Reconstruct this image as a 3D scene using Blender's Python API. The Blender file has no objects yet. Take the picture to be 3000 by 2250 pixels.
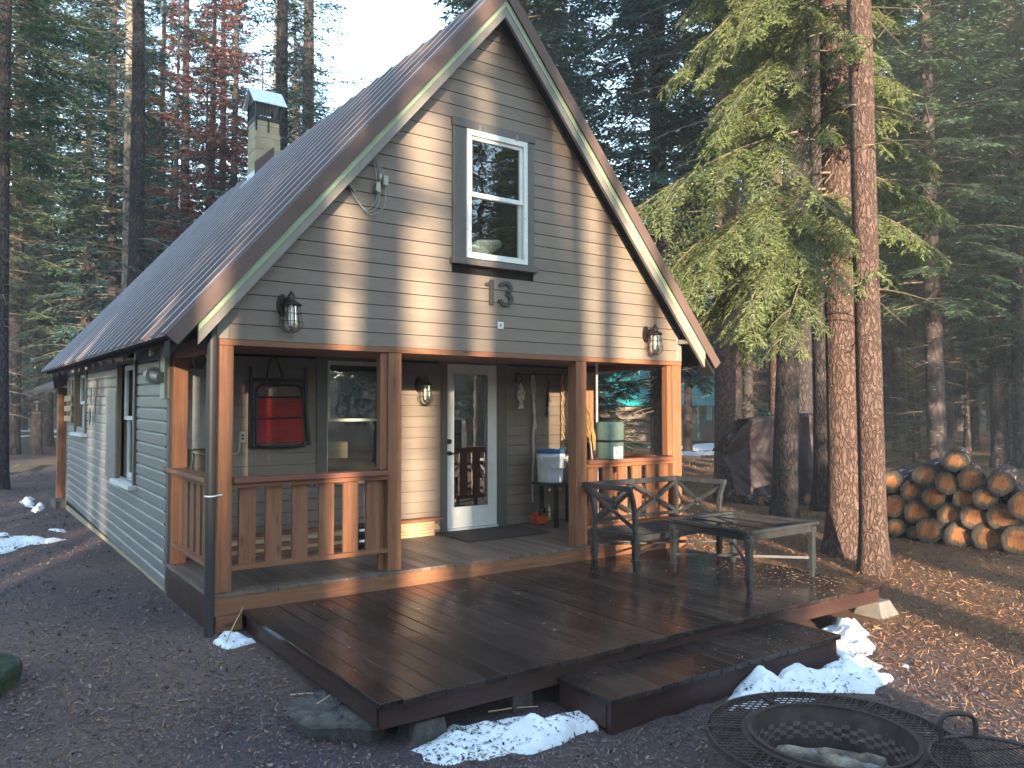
import bpy, math, random
import numpy as np
from mathutils import Vector, Matrix
C = bpy.context.scene.collection
SC = bpy.context.scene
R_ = random.Random(7)
D = math.radians
OFF = {}
SUN_AZ, SUN_EL = D(26), D(8.6)
SX, SY = math.sin(SUN_AZ), math.cos(SUN_AZ)      # horizontal travel direction of the light

# ---------------------------------------------------------------- materials
def newmat(name):
    m = bpy.data.materials.new(name); m.use_nodes = True
    nt = m.node_tree; b = nt.nodes['Principled BSDF']
    return m, nt, b

def N(nt, t, **kw):
    n = nt.nodes.new(t)
    for k, v in kw.items():
        if k in n.inputs: n.inputs[k].default_value = v
        else: setattr(n, k, v)
    return n

def ramp(nt, fac, stops):
    r = nt.nodes.new('ShaderNodeValToRGB'); e = r.color_ramp.elements
    while len(e) < len(stops): e.new(0.5)
    for q, (p, c) in zip(e, stops):
        q.position = p; q.color = (*c, 1)
    nt.links.new(fac, r.inputs[0]); return r.outputs[0]

def mat(name, stops, scale=6, stretch=(1, 1, 1), rough=.6, rough2=None, bump=.0, bscale=None, island=0.0, detail=5,
        metal=0, spec=.4, distort=0.0, fine=None, knots=False, trans=0.0, wear=None):
    """noise ramp colour on object coordinates, variation per island, bump"""
    m, nt, b = newmat(name); L = nt.links.new
    tc = N(nt, 'ShaderNodeTexCoord'); mp = N(nt, 'ShaderNodeMapping')
    mp.inputs['Scale'].default_value = stretch
    L(tc.outputs['Object'], mp.inputs[0])
    geo = N(nt, 'ShaderNodeNewGeometry')
    vec = mp.outputs[0]
    if island:
        ad = N(nt, 'ShaderNodeVectorMath', operation='MULTIPLY_ADD')
        cb = N(nt, 'ShaderNodeCombineXYZ')
        for i in range(3): L(geo.outputs['Random Per Island'], cb.inputs[i])
        ad.inputs[1].default_value = (37, 53, 71)
        L(cb.outputs[0], ad.inputs[0]); L(vec, ad.inputs[2]); vec = ad.outputs[0]
    no = N(nt, 'ShaderNodeTexNoise', Scale=scale, Detail=detail, Roughness=.62, Distortion=distort)
    L(vec, no.inputs['Vector'])
    if len(stops) == 1: stops = [(0, stops[0][1]), (1, stops[0][1])]
    col = ramp(nt, no.outputs['Fac'], stops)
    if knots:
        vo = N(nt, 'ShaderNodeTexVoronoi', Scale=knots); 
        mk = N(nt, 'ShaderNodeMapping'); mk.inputs['Scale'].default_value = tuple(max(s / 4, .45) if s > 2 else .45 if s < 1 else 1 for s in stretch)
        L(tc.outputs['Object'], mk.inputs[0]); L(mk.outputs[0], vo.inputs['Vector'])
        kf = ramp(nt, vo.outputs['Distance'], [(.05, (.3, .25, .22)), (.16, (1, 1, 1))])
        mx = N(nt, 'ShaderNodeMix', data_type='RGBA', blend_type='MULTIPLY'); mx.inputs[0].default_value = .8
        L(col, mx.inputs[6]); L(kf, mx.inputs[7]); col = mx.outputs[2]
    if wear:                                     # (threshold, colour, scale): flaked / stained patches with a shape of their own
        th, wc, ws = wear
        n3 = N(nt, 'ShaderNodeTexNoise', Scale=ws, Detail=8, Roughness=.7); L(tc.outputs['Object'], n3.inputs['Vector'])
        wf = ramp(nt, n3.outputs['Fac'], [(th, (0, 0, 0)), (th + .015, (1, 1, 1))])
        mx = N(nt, 'ShaderNodeMix', data_type='RGBA'); L(wf, mx.inputs[0]); L(col, mx.inputs[6])
        mx.inputs[7].default_value = (*wc, 1); col = mx.outputs[2]
    if island:
        hs = N(nt, 'ShaderNodeHueSaturation'); mr = N(nt, 'ShaderNodeMapRange')
        mr.inputs['To Min'].default_value = 1 - island; mr.inputs['To Max'].default_value = 1 + island
        L(geo.outputs['Random Per Island'], mr.inputs[0]); L(mr.outputs[0], hs.inputs['Value']); L(col, hs.inputs['Color'])
        col = hs.outputs[0]
    L(col, b.inputs['Base Color'])
    b.inputs['Metallic'].default_value = metal; b.inputs['Specular IOR Level'].default_value = spec
    if rough2 is None: b.inputs['Roughness'].default_value = rough
    else:
        n4 = N(nt, 'ShaderNodeTexNoise', Scale=scale * .35, Detail=4); L(tc.outputs['Object'], n4.inputs['Vector'])
        mr = N(nt, 'ShaderNodeMapRange'); mr.inputs['From Min'].default_value = .35; mr.inputs['From Max'].default_value = .65
        mr.inputs['To Min'].default_value = rough; mr.inputs['To Max'].default_value = rough2
        L(n4.outputs['Fac'], mr.inputs[0]); L(mr.outputs[0], b.inputs['Roughness'])
    if bump:
        bn = N(nt, 'ShaderNodeBump', Strength=bump, Distance=.02)
        if bscale:
            n2 = N(nt, 'ShaderNodeTexNoise', Scale=bscale, Detail=6, Roughness=.65); L(vec, n2.inputs['Vector']); L(n2.outputs['Fac'], bn.inputs['Height'])
        else: L(no.outputs['Fac'], bn.inputs['Height'])
        L(bn.outputs[0], b.inputs['Normal'])
    if trans:
        tr = N(nt, 'ShaderNodeBsdfTranslucent'); ms = N(nt, 'ShaderNodeMixShader'); ms.inputs[0].default_value = trans
        L(col, tr.inputs[0]); L(b.outputs[0], ms.inputs[1]); L(tr.outputs[0], ms.inputs[2])
        L(ms.outputs[0], nt.nodes['Material Output'].inputs[0])
    return m

def flat(name, c, rough=.5, metal=0, spec=.4): return mat(name, [(0.3, tuple(x * .85 for x in c)), (.7, tuple(min(1, x * 1.12) for x in c))], scale=9, rough=rough, metal=metal, spec=spec)

def bark(name, c1, c2, lich, scale=9, lth=.62, bump=1.0):
    m, nt, b = newmat(name); L = nt.links.new
    tc = N(nt, 'ShaderNodeTexCoord'); mp = N(nt, 'ShaderNodeMapping'); mp.inputs['Scale'].default_value = (1, 1, .42)
    L(tc.outputs['Object'], mp.inputs[0])
    wn = N(nt, 'ShaderNodeTexNoise', Scale=scale * .7, Detail=4); L(mp.outputs[0], wn.inputs['Vector'])
    ad = N(nt, 'ShaderNodeVectorMath', operation='MULTIPLY_ADD'); ad.inputs[1].default_value = (.16, .16, .2)
    L(wn.outputs['Color'], ad.inputs[0]); L(mp.outputs[0], ad.inputs[2])
    vo = N(nt, 'ShaderNodeTexVoronoi', Scale=scale, feature='DISTANCE_TO_EDGE'); L(ad.outputs[0], vo.inputs['Vector'])
    no = N(nt, 'ShaderNodeTexNoise', Scale=scale * 2.2, Detail=7, Roughness=.7); L(mp.outputs[0], no.inputs['Vector'])
    base = ramp(nt, no.outputs['Fac'], [(.3, c1), (.7, c2)])
    ed = ramp(nt, vo.outputs['Distance'], [(0, (.42, .38, .37)), (.22, (1, 1, 1))])
    mx = N(nt, 'ShaderNodeMix', data_type='RGBA', blend_type='MULTIPLY'); mx.inputs[0].default_value = .85
    L(base, mx.inputs[6]); L(ed, mx.inputs[7])
    ln = N(nt, 'ShaderNodeTexNoise', Scale=scale * 1.5, Detail=3, Roughness=.55); 
    m2 = N(nt, 'ShaderNodeMapping'); m2.inputs['Scale'].default_value = (1, 1, 2.2); L(tc.outputs['Object'], m2.inputs[0]); L(m2.outputs[0], ln.inputs['Vector'])
    lf = ramp(nt, ln.outputs['Fac'], [(lth, (0, 0, 0)), (lth + .04, (1, 1, 1))])
    m3 = N(nt, 'ShaderNodeMix', data_type='RGBA'); L(lf, m3.inputs[0]); L(mx.outputs[2], m3.inputs[6]); m3.inputs[7].default_value = (*lich, 1)
    L(m3.outputs[2], b.inputs['Base Color']); b.inputs['Roughness'].default_value = .85; b.inputs['Specular IOR Level'].default_value = .2
    h = N(nt, 'ShaderNodeMath', operation='MULTIPLY_ADD'); mr = N(nt, 'ShaderNodeMath', operation='MINIMUM'); mr.inputs[1].default_value = .2
    L(vo.outputs['Distance'], mr.inputs[0]); L(mr.outputs[0], h.inputs[0]); h.inputs[1].default_value = 3; L(no.outputs['Fac'], h.inputs[2])
    bn = N(nt, 'ShaderNodeBump', Strength=bump, Distance=.035); L(h.outputs[0], bn.inputs['Height']); L(bn.outputs[0], b.inputs['Normal'])
    return m

def glassmat(name, refl=.28, tint=(.75, .8, .8), wav=0.0):
    m, nt, b = newmat(name); L = nt.links.new
    tr = N(nt, 'ShaderNodeBsdfTransparent'); tr.inputs[0].default_value = (*tint, 1)
    gl = N(nt, 'ShaderNodeBsdfGlossy', Roughness=.0); gl.inputs[0].default_value = (1, 1, 1, 1)
    lw = N(nt, 'ShaderNodeFresnel', IOR=1.5); ad = N(nt, 'ShaderNodeMath', operation='ADD'); ad.inputs[1].default_value = refl
    L(lw.outputs[0], ad.inputs[0])
    ms = N(nt, 'ShaderNodeMixShader'); L(ad.outputs[0], ms.inputs[0]); L(tr.outputs[0], ms.inputs[1]); L(gl.outputs[0], ms.inputs[2])
    if wav:
        tc = N(nt, 'ShaderNodeTexCoord'); no = N(nt, 'ShaderNodeTexNoise', Scale=4.5, Detail=2); L(tc.outputs['Object'], no.inputs['Vector'])
        bn = N(nt, 'ShaderNodeBump', Strength=wav, Distance=.02); L(no.outputs['Fac'], bn.inputs['Height']); L(bn.outputs[0], gl.inputs['Normal'])
    L(ms.outputs[0], nt.nodes['Material Output'].inputs[0])
    return m

M = {}
M['siding'] = mat('siding_paint', [(.3, (.182, .139, .105)), (.7, (.222, .173, .132))], scale=3, stretch=(.4, 1, 3), rough=.55, bump=.12, bscale=40, island=.05)
M['siding_side'] = mat('side_siding_skylit', [(.3, (.18, .172, .162)), (.7, (.23, .22, .207))], scale=3, stretch=(1, .3, 3), rough=.45, bump=.2, bscale=30, island=.06, wear=(.645, (.5, .5, .48), 7))  # sky-lit grey put into the side wall colour; flaked patches are wear
M['trim'] = mat('dark_trim_paint', [(.3, (.105, .088, .075)), (.7, (.135, .115, .098))], scale=6, rough=.5, bump=.1, bscale=40)
M['fascia'] = mat('fascia_paint', [(.3, (.19, .165, .135)), (.7, (.25, .22, .18))], scale=5, rough=.55, bump=.12, bscale=30)
M['green'] = mat('pale_green_trim', [(.3, (.27, .33, .20)), (.7, (.36, .42, .26))], scale=6, rough=.6, wear=(.66, (.25, .22, .17), 9))
M['white'] = mat('white_paint', [(.3, (.68, .68, .64)), (.7, (.78, .78, .74))], scale=8, rough=.4)
M['oldwhite'] = mat('flaking_white_paint', [(.3, (.66, .65, .6)), (.7, (.76, .75, .7))], scale=8, rough=.55, wear=(.64, (.2, .18, .15), 16))
M['sage'] = mat('sage_sash_paint', [(.3, (.42, .46, .36)), (.7, (.5, .54, .43))], scale=8, rough=.5)
for ax, st in (('x', (1, 14, 14)), ('y', (14, 1, 14)), ('z', (14, 14, 1))):
    M['cedar_' + ax] = mat('cedar_' + ax, [(.25, (.16, .062, .028)), (.5, (.24, .098, .044)), (.75, (.31, .14, .064))], scale=2.6, stretch=st, rough=.6, bump=.18, island=.16, knots=2.2, distort=.3)
M['cedar_cap'] = mat('cedar_cap', [(.25, (.15, .05, .03)), (.7, (.25, .095, .055))], scale=2.6, stretch=(1, 14, 14), rough=.4, rough2=.6, bump=.15, island=.1)
M['deck'] = mat('wet_deck_stain', [(.25, (.015, .0100, .0092)), (.5, (.029, .0185, .0158)), (.8, (.060, .037, .029))], scale=2.2, stretch=(12, 1, 12), rough=.36, rough2=.09, bump=.14, island=.55, distort=.2, spec=.5)
M['deck_rim'] = mat('deck_rim_stain', [(.25, (.03, .013, .010)), (.6, (.055, .023, .017)), (.85, (.095, .036, .024))], scale=2.0, stretch=(1, 8, 8), rough=.35, rough2=.6, bump=.15, island=.2)
M['porch_floor'] = mat('worn_porch_floor', [(.25, (.10, .066, .048)), (.6, (.17, .115, .082)), (.85, (.25, .18, .13))], scale=2.4, stretch=(12, 1, 12), rough=.5, rough2=.75, bump=.15, island=.25)
M['roof'] = mat('brown_metal_roof', [(.3, (.10, .062, .05)), (.7, (.14, .09, .073))], scale=2, stretch=(1, 1, 1), rough=.5, rough2=.65, metal=.05, spec=.3)
M['rib'] = mat('rib_edge_sky_glint', [(.3, (.22, .23, .25)), (.7, (.36, .38, .41))], scale=3, rough=.35, metal=.3)  # bright sky glint on the ribs put into the metal colour
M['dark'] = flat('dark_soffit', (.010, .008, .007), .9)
M['black'] = flat('black_metal', (.015, .014, .014), .4, .0)
M['bronze'] = flat('bronze_metal', (.035, .024, .018), .35, .5)
M['grey_metal'] = mat('pewter_cast_metal', [(.3, (.035, .036, .038)), (.7, (.065, .066, .066))], scale=14, stretch=(1, 1, 1), rough=.35, rough2=.5, metal=.4, bump=.08, bscale=80)
M['panel_grey'] = flat('grey_enamel', (.29, .31, .29), .4)
M['beige'] = flat('beige_plastic', (.42, .42, .33), .5)
M['meter'] = flat('meter_grey', (.3, .28, .22), .45)
M['conduit'] = flat('dark_grey_conduit', (.04, .036, .033), .5, .0)
M['chrome'] = flat('galvanised_metal', (.6, .62, .64), .25, .9)
M['galv'] = flat('bright_sheet_metal', (.75, .78, .8), .35, .2)
M['block'] = mat('tan_chimney_block', [(.3, (.33, .26, .16)), (.7, (.44, .36, .24))], scale=5, rough=.9, bump=.3, bscale=60)
M['pane'] = glassmat('window_glass', .06, wav=.035)
M['doorglass'] = glassmat('door_glass', .30, wav=.02)
M['lampglass'] = glassmat('lamp_glass', .03, (.96, .96, .95))
M['bulb'] = flat('frosted_bulb', (.85, .8, .7), .3)
M['red'] = flat('red_cord', (.5, .012, .014), .5)
M['rust'] = flat('rust_metal', (.28, .075, .035), .7)
M['bucket'] = flat('white_plastic', (.62, .66, .7), .35)
M['blue'] = flat('blue_plastic', (.02, .12, .27), .35)
M['orange'] = flat('orange_plastic', (.5, .07, .02), .45)
M['mat'] = mat('door_mat', [(.3, (.03, .022, .018)), (.7, (.06, .045, .036))], scale=60, rough=.95, bump=.4)
M['rope'] = mat('off_white_rope', [(.3, (.42, .38, .32)), (.7, (.6, .56, .48))], scale=30, rough=.9, bump=.4)
M['lumber'] = mat('raw_lumber', [(.3, (.42, .26, .13)), (.7, (.62, .43, .25))], scale=2.5, stretch=(1, 16, 16), rough=.7, island=.22)
M['grey_wood'] = mat('weathered_wood', [(.3, (.16, .10, .055)), (.7, (.27, .18, .105))], scale=2.5, stretch=(16, 16, 1), rough=.8, bump=.3, island=.15)
M['rollgreen'] = mat('sage_foam', [(.3, (.12, .17, .12)), (.7, (.165, .22, .16))], scale=12, rough=.8, bump=.1)
M['tarp'] = mat('brown_tarp', [(.3, (.048, .029, .029)), (.7, (.08, .048, .045))], scale=3, rough=.42, rough2=.6, bump=.9, bscale=16, spec=.4)
M['snow'] = mat('old_snow', [(.3, (.78, .8, .83)), (.7, (.9, .91, .92))], scale=8, rough=.6, bump=.5, bscale=22)
M['debris'] = flat('dark_debris', (.05, .03, .02), .9)
M['rock'] = mat('basalt_rock', [(.3, (.05, .046, .043)), (.55, (.10, .09, .08)), (.75, (.16, .14, .12))], scale=14, rough=.9, bump=.9, bscale=60)
M['mossrock'] = mat('mossy_rock', [(.42, (.03, .032, .032)), (.5, (.035, .045, .018)), (.62, (.06, .085, .018))], scale=4, rough=.95, bump=.8, bscale=50)
M['iron'] = mat('rusty_iron', [(.3, (.045, .035, .032)), (.6, (.085, .062, .054)), (.8, (.15, .09, .06))], scale=12, rough=.55, metal=.4, bump=.2, bscale=60)
M['concrete'] = mat('old_concrete', [(.3, (.12, .105, .09)), (.7, (.2, .18, .155))], scale=9, rough=.95, bump=.3, bscale=50)
M['ash'] = mat('ash', [(.3, (.13, .13, .12)), (.55, (.27, .265, .25)), (.72, (.5, .5, .48))], scale=14, rough=1, bump=.6, bscale=40)
M['teal'] = mat('teal_metal_roof', [(.3, (.012, .28, .26)), (.7, (.02, .38, .35))], scale=2, rough=.4)
M['cabin_tan'] = mat('tan_lap_siding', [(.3, (.22, .16, .125)), (.7, (.28, .21, .165))], scale=3, rough=.7)
M['bark_red'] = bark('reddish_fir_bark', (.115, .07, .054), (.21, .135, .105), (.36, .33, .27), 17, .66)
M['bark_grey'] = bark('grey_fir_bark', (.15, .115, .09), (.25, .20, .16), (.42, .40, .34), 15, .58)
M['bark_dark'] = bark('dark_fir_bark', (.05, .04, .037), (.10, .077, .068), (.22, .21, .19), 13, .68)
M['bark_far'] = bark('forest_bark', (.065, .05, .046), (.12, .092, .08), (.28, .27, .23), 5, .66, .6)
M['bark_pale'] = bark('pale_dead_bark', (.2, .17, .14), (.34, .29, .24), (.4, .24, .12), 6, .62, .6)
M['logbark'] = bark('log_bark', (.06, .04, .035), (.13, .095, .08), (.4, .38, .37), 2.2, .6, .7)
M['twig'] = mat('dead_twigs', [(.3, (.13, .095, .065)), (.7, (.24, .18, .12))], scale=4, rough=.85)
def leaf(name, a, b_, isl=.35, tr=.25): return mat(name, [(.3, a), (.7, b_)], scale=.8, rough=.55, island=isl, trans=tr, spec=.3, detail=2)
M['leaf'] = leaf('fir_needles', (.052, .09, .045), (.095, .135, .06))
M['leaf_blue'] = leaf('blue_fir_needles', (.045, .092, .076), (.078, .135, .098))
M['leaf_hero'] = leaf('sunlit_fir_needles', (.10, .13, .042), (.18, .205, .075), .4, .35)  # yellow sunlit tone put into the needle colour
M['leaf_dead'] = leaf('dead_red_needles', (.21, .078, .055), (.33, .135, .088))
M['leaf_far'] = leaf('far_fir_needles', (.045, .08, .05), (.09, .12, .06))

def logend():
    m, nt, b = newmat('cut_log_end'); L = nt.links.new
    tc = N(nt, 'ShaderNodeTexCoord'); mp = N(nt, 'ShaderNodeMapping'); mp.inputs['Scale'].default_value = (0, 1, 1); L(tc.outputs['Object'], mp.inputs[0])
    oi = N(nt, 'ShaderNodeObjectInfo')
    no = N(nt, 'ShaderNodeTexNoise', Scale=2.6, Detail=5); L(tc.outputs['Object'], no.inputs['Vector'])
    ln = N(nt, 'ShaderNodeVectorMath', operation='LENGTH'); L(mp.outputs[0], ln.inputs[0])
    ad = N(nt, 'ShaderNodeMath', operation='MULTIPLY_ADD'); ad.inputs[1].default_value = .5; L(no.outputs['Fac'], ad.inputs[0]); L(ln.outputs['Value'], ad.inputs[2])
    sb = N(nt, 'ShaderNodeMath', operation='MULTIPLY_ADD'); sb.inputs[1].default_value = .34; sb.inputs[2].default_value = -.42; L(oi.outputs['Random'], sb.inputs[0])
    a2 = N(nt, 'ShaderNodeMath', operation='ADD'); L(ad.outputs[0], a2.inputs[0]); L(sb.outputs[0], a2.inputs[1])
    c = ramp(nt, a2.outputs[0], [(.0, (.38, .145, .048)), (.48, (.43, .17, .055)), (.58, (.17, .11, .055)), (.78, (.11, .085, .055)), (.9, (.05, .037, .03))])
    wv = N(nt, 'ShaderNodeTexWave', wave_type='RINGS', Scale=7, Distortion=2.5); wv.rings_direction = 'X'; L(tc.outputs['Object'], wv.inputs['Vector'])
    n2 = N(nt, 'ShaderNodeTexNoise', Scale=9, Detail=6); m2 = N(nt, 'ShaderNodeMapping'); m2.inputs['Scale'].default_value = (1, 1, .2); m2.inputs['Rotation'].default_value = (.5, 0, 0); L(tc.outputs['Object'], m2.inputs[0]); L(m2.outputs[0], n2.inputs['Vector'])
    mx = N(nt, 'ShaderNodeMix', data_type='RGBA', blend_type='MULTIPLY'); mx.inputs[0].default_value = .9
    L(c, mx.inputs[6]); L(ramp(nt, n2.outputs['Fac'], [(.32, (.35, .32, .3)), (.42, (.85, .85, .85)), (.65, (1.15, 1.1, 1.05))]), mx.inputs[7])
    hv = N(nt, 'ShaderNodeHueSaturation'); vm = N(nt, 'ShaderNodeMapRange'); vm.inputs['To Min'].default_value = .5; vm.inputs['To Max'].default_value = 1.15; L(oi.outputs['Random'], vm.inputs[0]); L(vm.outputs[0], hv.inputs['Value']); L(mx.outputs[2], hv.inputs['Color'])
    L(hv.outputs[0], b.inputs['Base Color']); b.inputs['Roughness'].default_value = .85
    bn = N(nt, 'ShaderNodeBump', Strength=.4, Distance=.02); L(n2.outputs['Fac'], bn.inputs['Height']); L(bn.outputs[0], b.inputs['Normal'])
    return m
M['logend'] = logend()

# ---------------------------------------------------------------- mesh helpers
class MB:
    def __init__(s): s.v = []; s.f = []; s.sm = []; s.mi = []
    def add(s, vs, fs, smooth=False, mi=0):
        o = len(s.v); s.v += [tuple(v) for v in vs]; s.f += [tuple(i + o for i in f) for f in fs]
        s.sm += [smooth] * len(fs); s.mi += [mi] * len(fs); return s
    def box(s, x0, x1, y0, y1, z0, z1, mi=0):
        return s.add([(x, y, z) for x in (x0, x1) for y in (y0, y1) for z in (z0, z1)],
                     [(0, 1, 3, 2), (4, 6, 7, 5), (0, 4, 5, 1), (2, 3, 7, 6), (0, 2, 6, 4), (1, 5, 7, 3)], mi=mi)
    def bar(s, p0, p1, w, h, up=(0, 0, 1), mi=0):
        p0, p1 = Vector(p0), Vector(p1); d = (p1 - p0).normalized(); u = Vector(up)
        if abs(d.dot(u)) > .98: u = Vector((0, 1, 0))
        a = d.cross(u).normalized(); b = a.cross(d).normalized(); vs = []
        for p in (p0, p1):
            for i, j in ((-1, -1), (1, -1), (1, 1), (-1, 1)): vs.append(p + a * (i * w / 2) + b * (j * h / 2))
        return s.add(vs, [(3, 2, 1, 0), (4, 5, 6, 7), (0, 1, 5, 4), (1, 2, 6, 5), (2, 3, 7, 6), (3, 0, 4, 7)], mi=mi)
    def tube(s, pts, r, n=8, cap=True, mi=0, closed=False):
        pts = [Vector(p) for p in pts]; m = len(pts); rs = r if isinstance(r, (list, tuple)) else [r] * m
        vs = []; ref = None
        for i, p in enumerate(pts):
            a, b = (pts[(i - 1) % m], pts[(i + 1) % m]) if closed else (pts[max(i - 1, 0)], pts[min(i + 1, m - 1)])
            d = (b - a).normalized()
            if ref is None: ref = Vector((0, 0, 1)) if abs(d.z) < .9 else Vector((1, 0, 0))
            u = d.cross(ref).normalized(); w = u.cross(d).normalized(); ref = w
            for k in range(n):
                t = 2 * math.pi * k / n; vs.append(p + (u * math.cos(t) + w * math.sin(t)) * rs[i])
        fs = []
        for i in range(m if closed else m - 1):
            j = (i + 1) % m
            for k in range(n): fs.append((i * n + k, i * n + (k + 1) % n, j * n + (k + 1) % n, j * n + k))
        s.add(vs, fs, True, mi)
        if cap and not closed: s.add(vs[:n], [tuple(range(n - 1, -1, -1))], mi=mi); s.add(vs[-n:], [tuple(range(n))], mi=mi)
        return s
    def lathe(s, prof, c=(0, 0), n=24, mi=0):
        vs = [(c[0] + r * math.cos(2 * math.pi * k / n), c[1] + r * math.sin(2 * math.pi * k / n), z) for r, z in prof for k in range(n)]
        fs = [(i * n + k, i * n + (k + 1) % n, (i + 1) * n + (k + 1) % n, (i + 1) * n + k) for i in range(len(prof) - 1) for k in range(n)]
        return s.add(vs, fs, True, mi)
    def prism(s, poly, fn, t0, t1, mi=0):
        """poly: 2-D outline, fn(a,b,t) -> point; extruded between t0 and t1"""
        n = len(poly); vs = [fn(a, b, t0) for a, b in poly] + [fn(a, b, t1) for a, b in poly]
        fs = [tuple(range(n)), tuple(range(2 * n - 1, n - 1, -1))] + [(i, i + n, (i + 1) % n + n, (i + 1) % n) for i in range(n)]
        return s.add(vs, fs, mi=mi)
    def build(s, name, mats, parent=None, bevel=0):
        off = OFF.get(parent.name, (0, 0, 0)) if parent else (0, 0, 0)
        me = bpy.data.meshes.new(name)
        v = np.array(s.v, float).reshape(-1, 3) - np.array(off)
        me.from_pydata(v.tolist(), [], s.f); me.polygons.foreach_set('use_smooth', s.sm); me.polygons.foreach_set('material_index', s.mi)
        for m in (mats if isinstance(mats, (list, tuple)) else [mats]): me.materials.append(m)
        me.update()
        o = bpy.data.objects.new(name, me); C.objects.link(o)
        if parent: o.parent = parent; OFF[o.name] = off
        if bevel:
            b = o.modifiers.new('bevel', 'BEVEL'); b.width = bevel; b.segments = 2; b.limit_method = 'ANGLE'; b.angle_limit = D(40)
        return o

def each(name, m, parent, bevel, *bs):
    for b in bs: MB().box(*b).build(name, m, parent, bevel)

def tag(o, label=None, cat=None, group=None, kind=None):
    if label: o['label'] = label
    if cat: o['category'] = cat
    if group: o['group'] = group
    if kind: o['kind'] = kind
    return o
def thing(name, label, cat, loc, group=None):
    o = bpy.data.objects.new(name, None); C.objects.link(o); o.location = loc; o.empty_display_size = .2
    OFF[o.name] = tuple(loc); return tag(o, label, cat, group)
def quads_mesh(name, Q, m):
    Q = np.asarray(Q, np.float32); n = len(Q); me = bpy.data.meshes.new(name)
    me.vertices.add(n * 4); me.vertices.foreach_set('co', Q.reshape(-1))
    me.loops.add(n * 4); me.loops.foreach_set('vertex_index', np.arange(n * 4, dtype=np.int32))
    me.polygons.add(n); me.polygons.foreach_set('loop_start', np.arange(0, n * 4, 4, dtype=np.int32))
    me.materials.append(m); me.update(calc_edges=True); me.validate(); return me
def link(name, me, parent=None, loc=None):
    o = bpy.data.objects.new(name, me); C.objects.link(o)
    if parent: o.parent = parent
    if loc is not None: o.location = loc
    return o
def copy_tree(o, parent=None):
    c = o.copy(); C.objects.link(c); c.parent = parent
    for ch in o.children: copy_tree(ch, c)
    return c

def sstep(x, a, b):
    t = np.clip((x - a) / (b - a), 0, 1); return t * t * (3 - 2 * t)
def gz(x, y):
    """ground height"""
    x = np.asarray(x, float); y = np.asarray(y, float)
    h = -.46 + .15 * sstep(y, -3.2, .3) * (1 - sstep(x, 3.0, 6.5)) - .05 * sstep(y, 3, 12)
    s = x * SY - y * SX; d = -(x * SX + y * SY)
    bank = sstep(d, 7.8, 11.5) * (1 - sstep(s, 4.6, 5.4)) * 1.95  # unseen rise added behind the camera to shade the foreground
    h = h + bank + .025 * np.sin(x * 1.7 + 1.3 * np.sin(y * .9)) * np.sin(y * 1.9) * sstep(np.hypot(x - 2, y - 2), 7, 16) * 3
    return h + 9 * sstep(np.hypot(x + 1.7, y + 6.6), 100, 156)  # far rim raised, an added rise hiding the bright horizon
def gzf(x, y): return float(gz(x, y))

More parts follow.
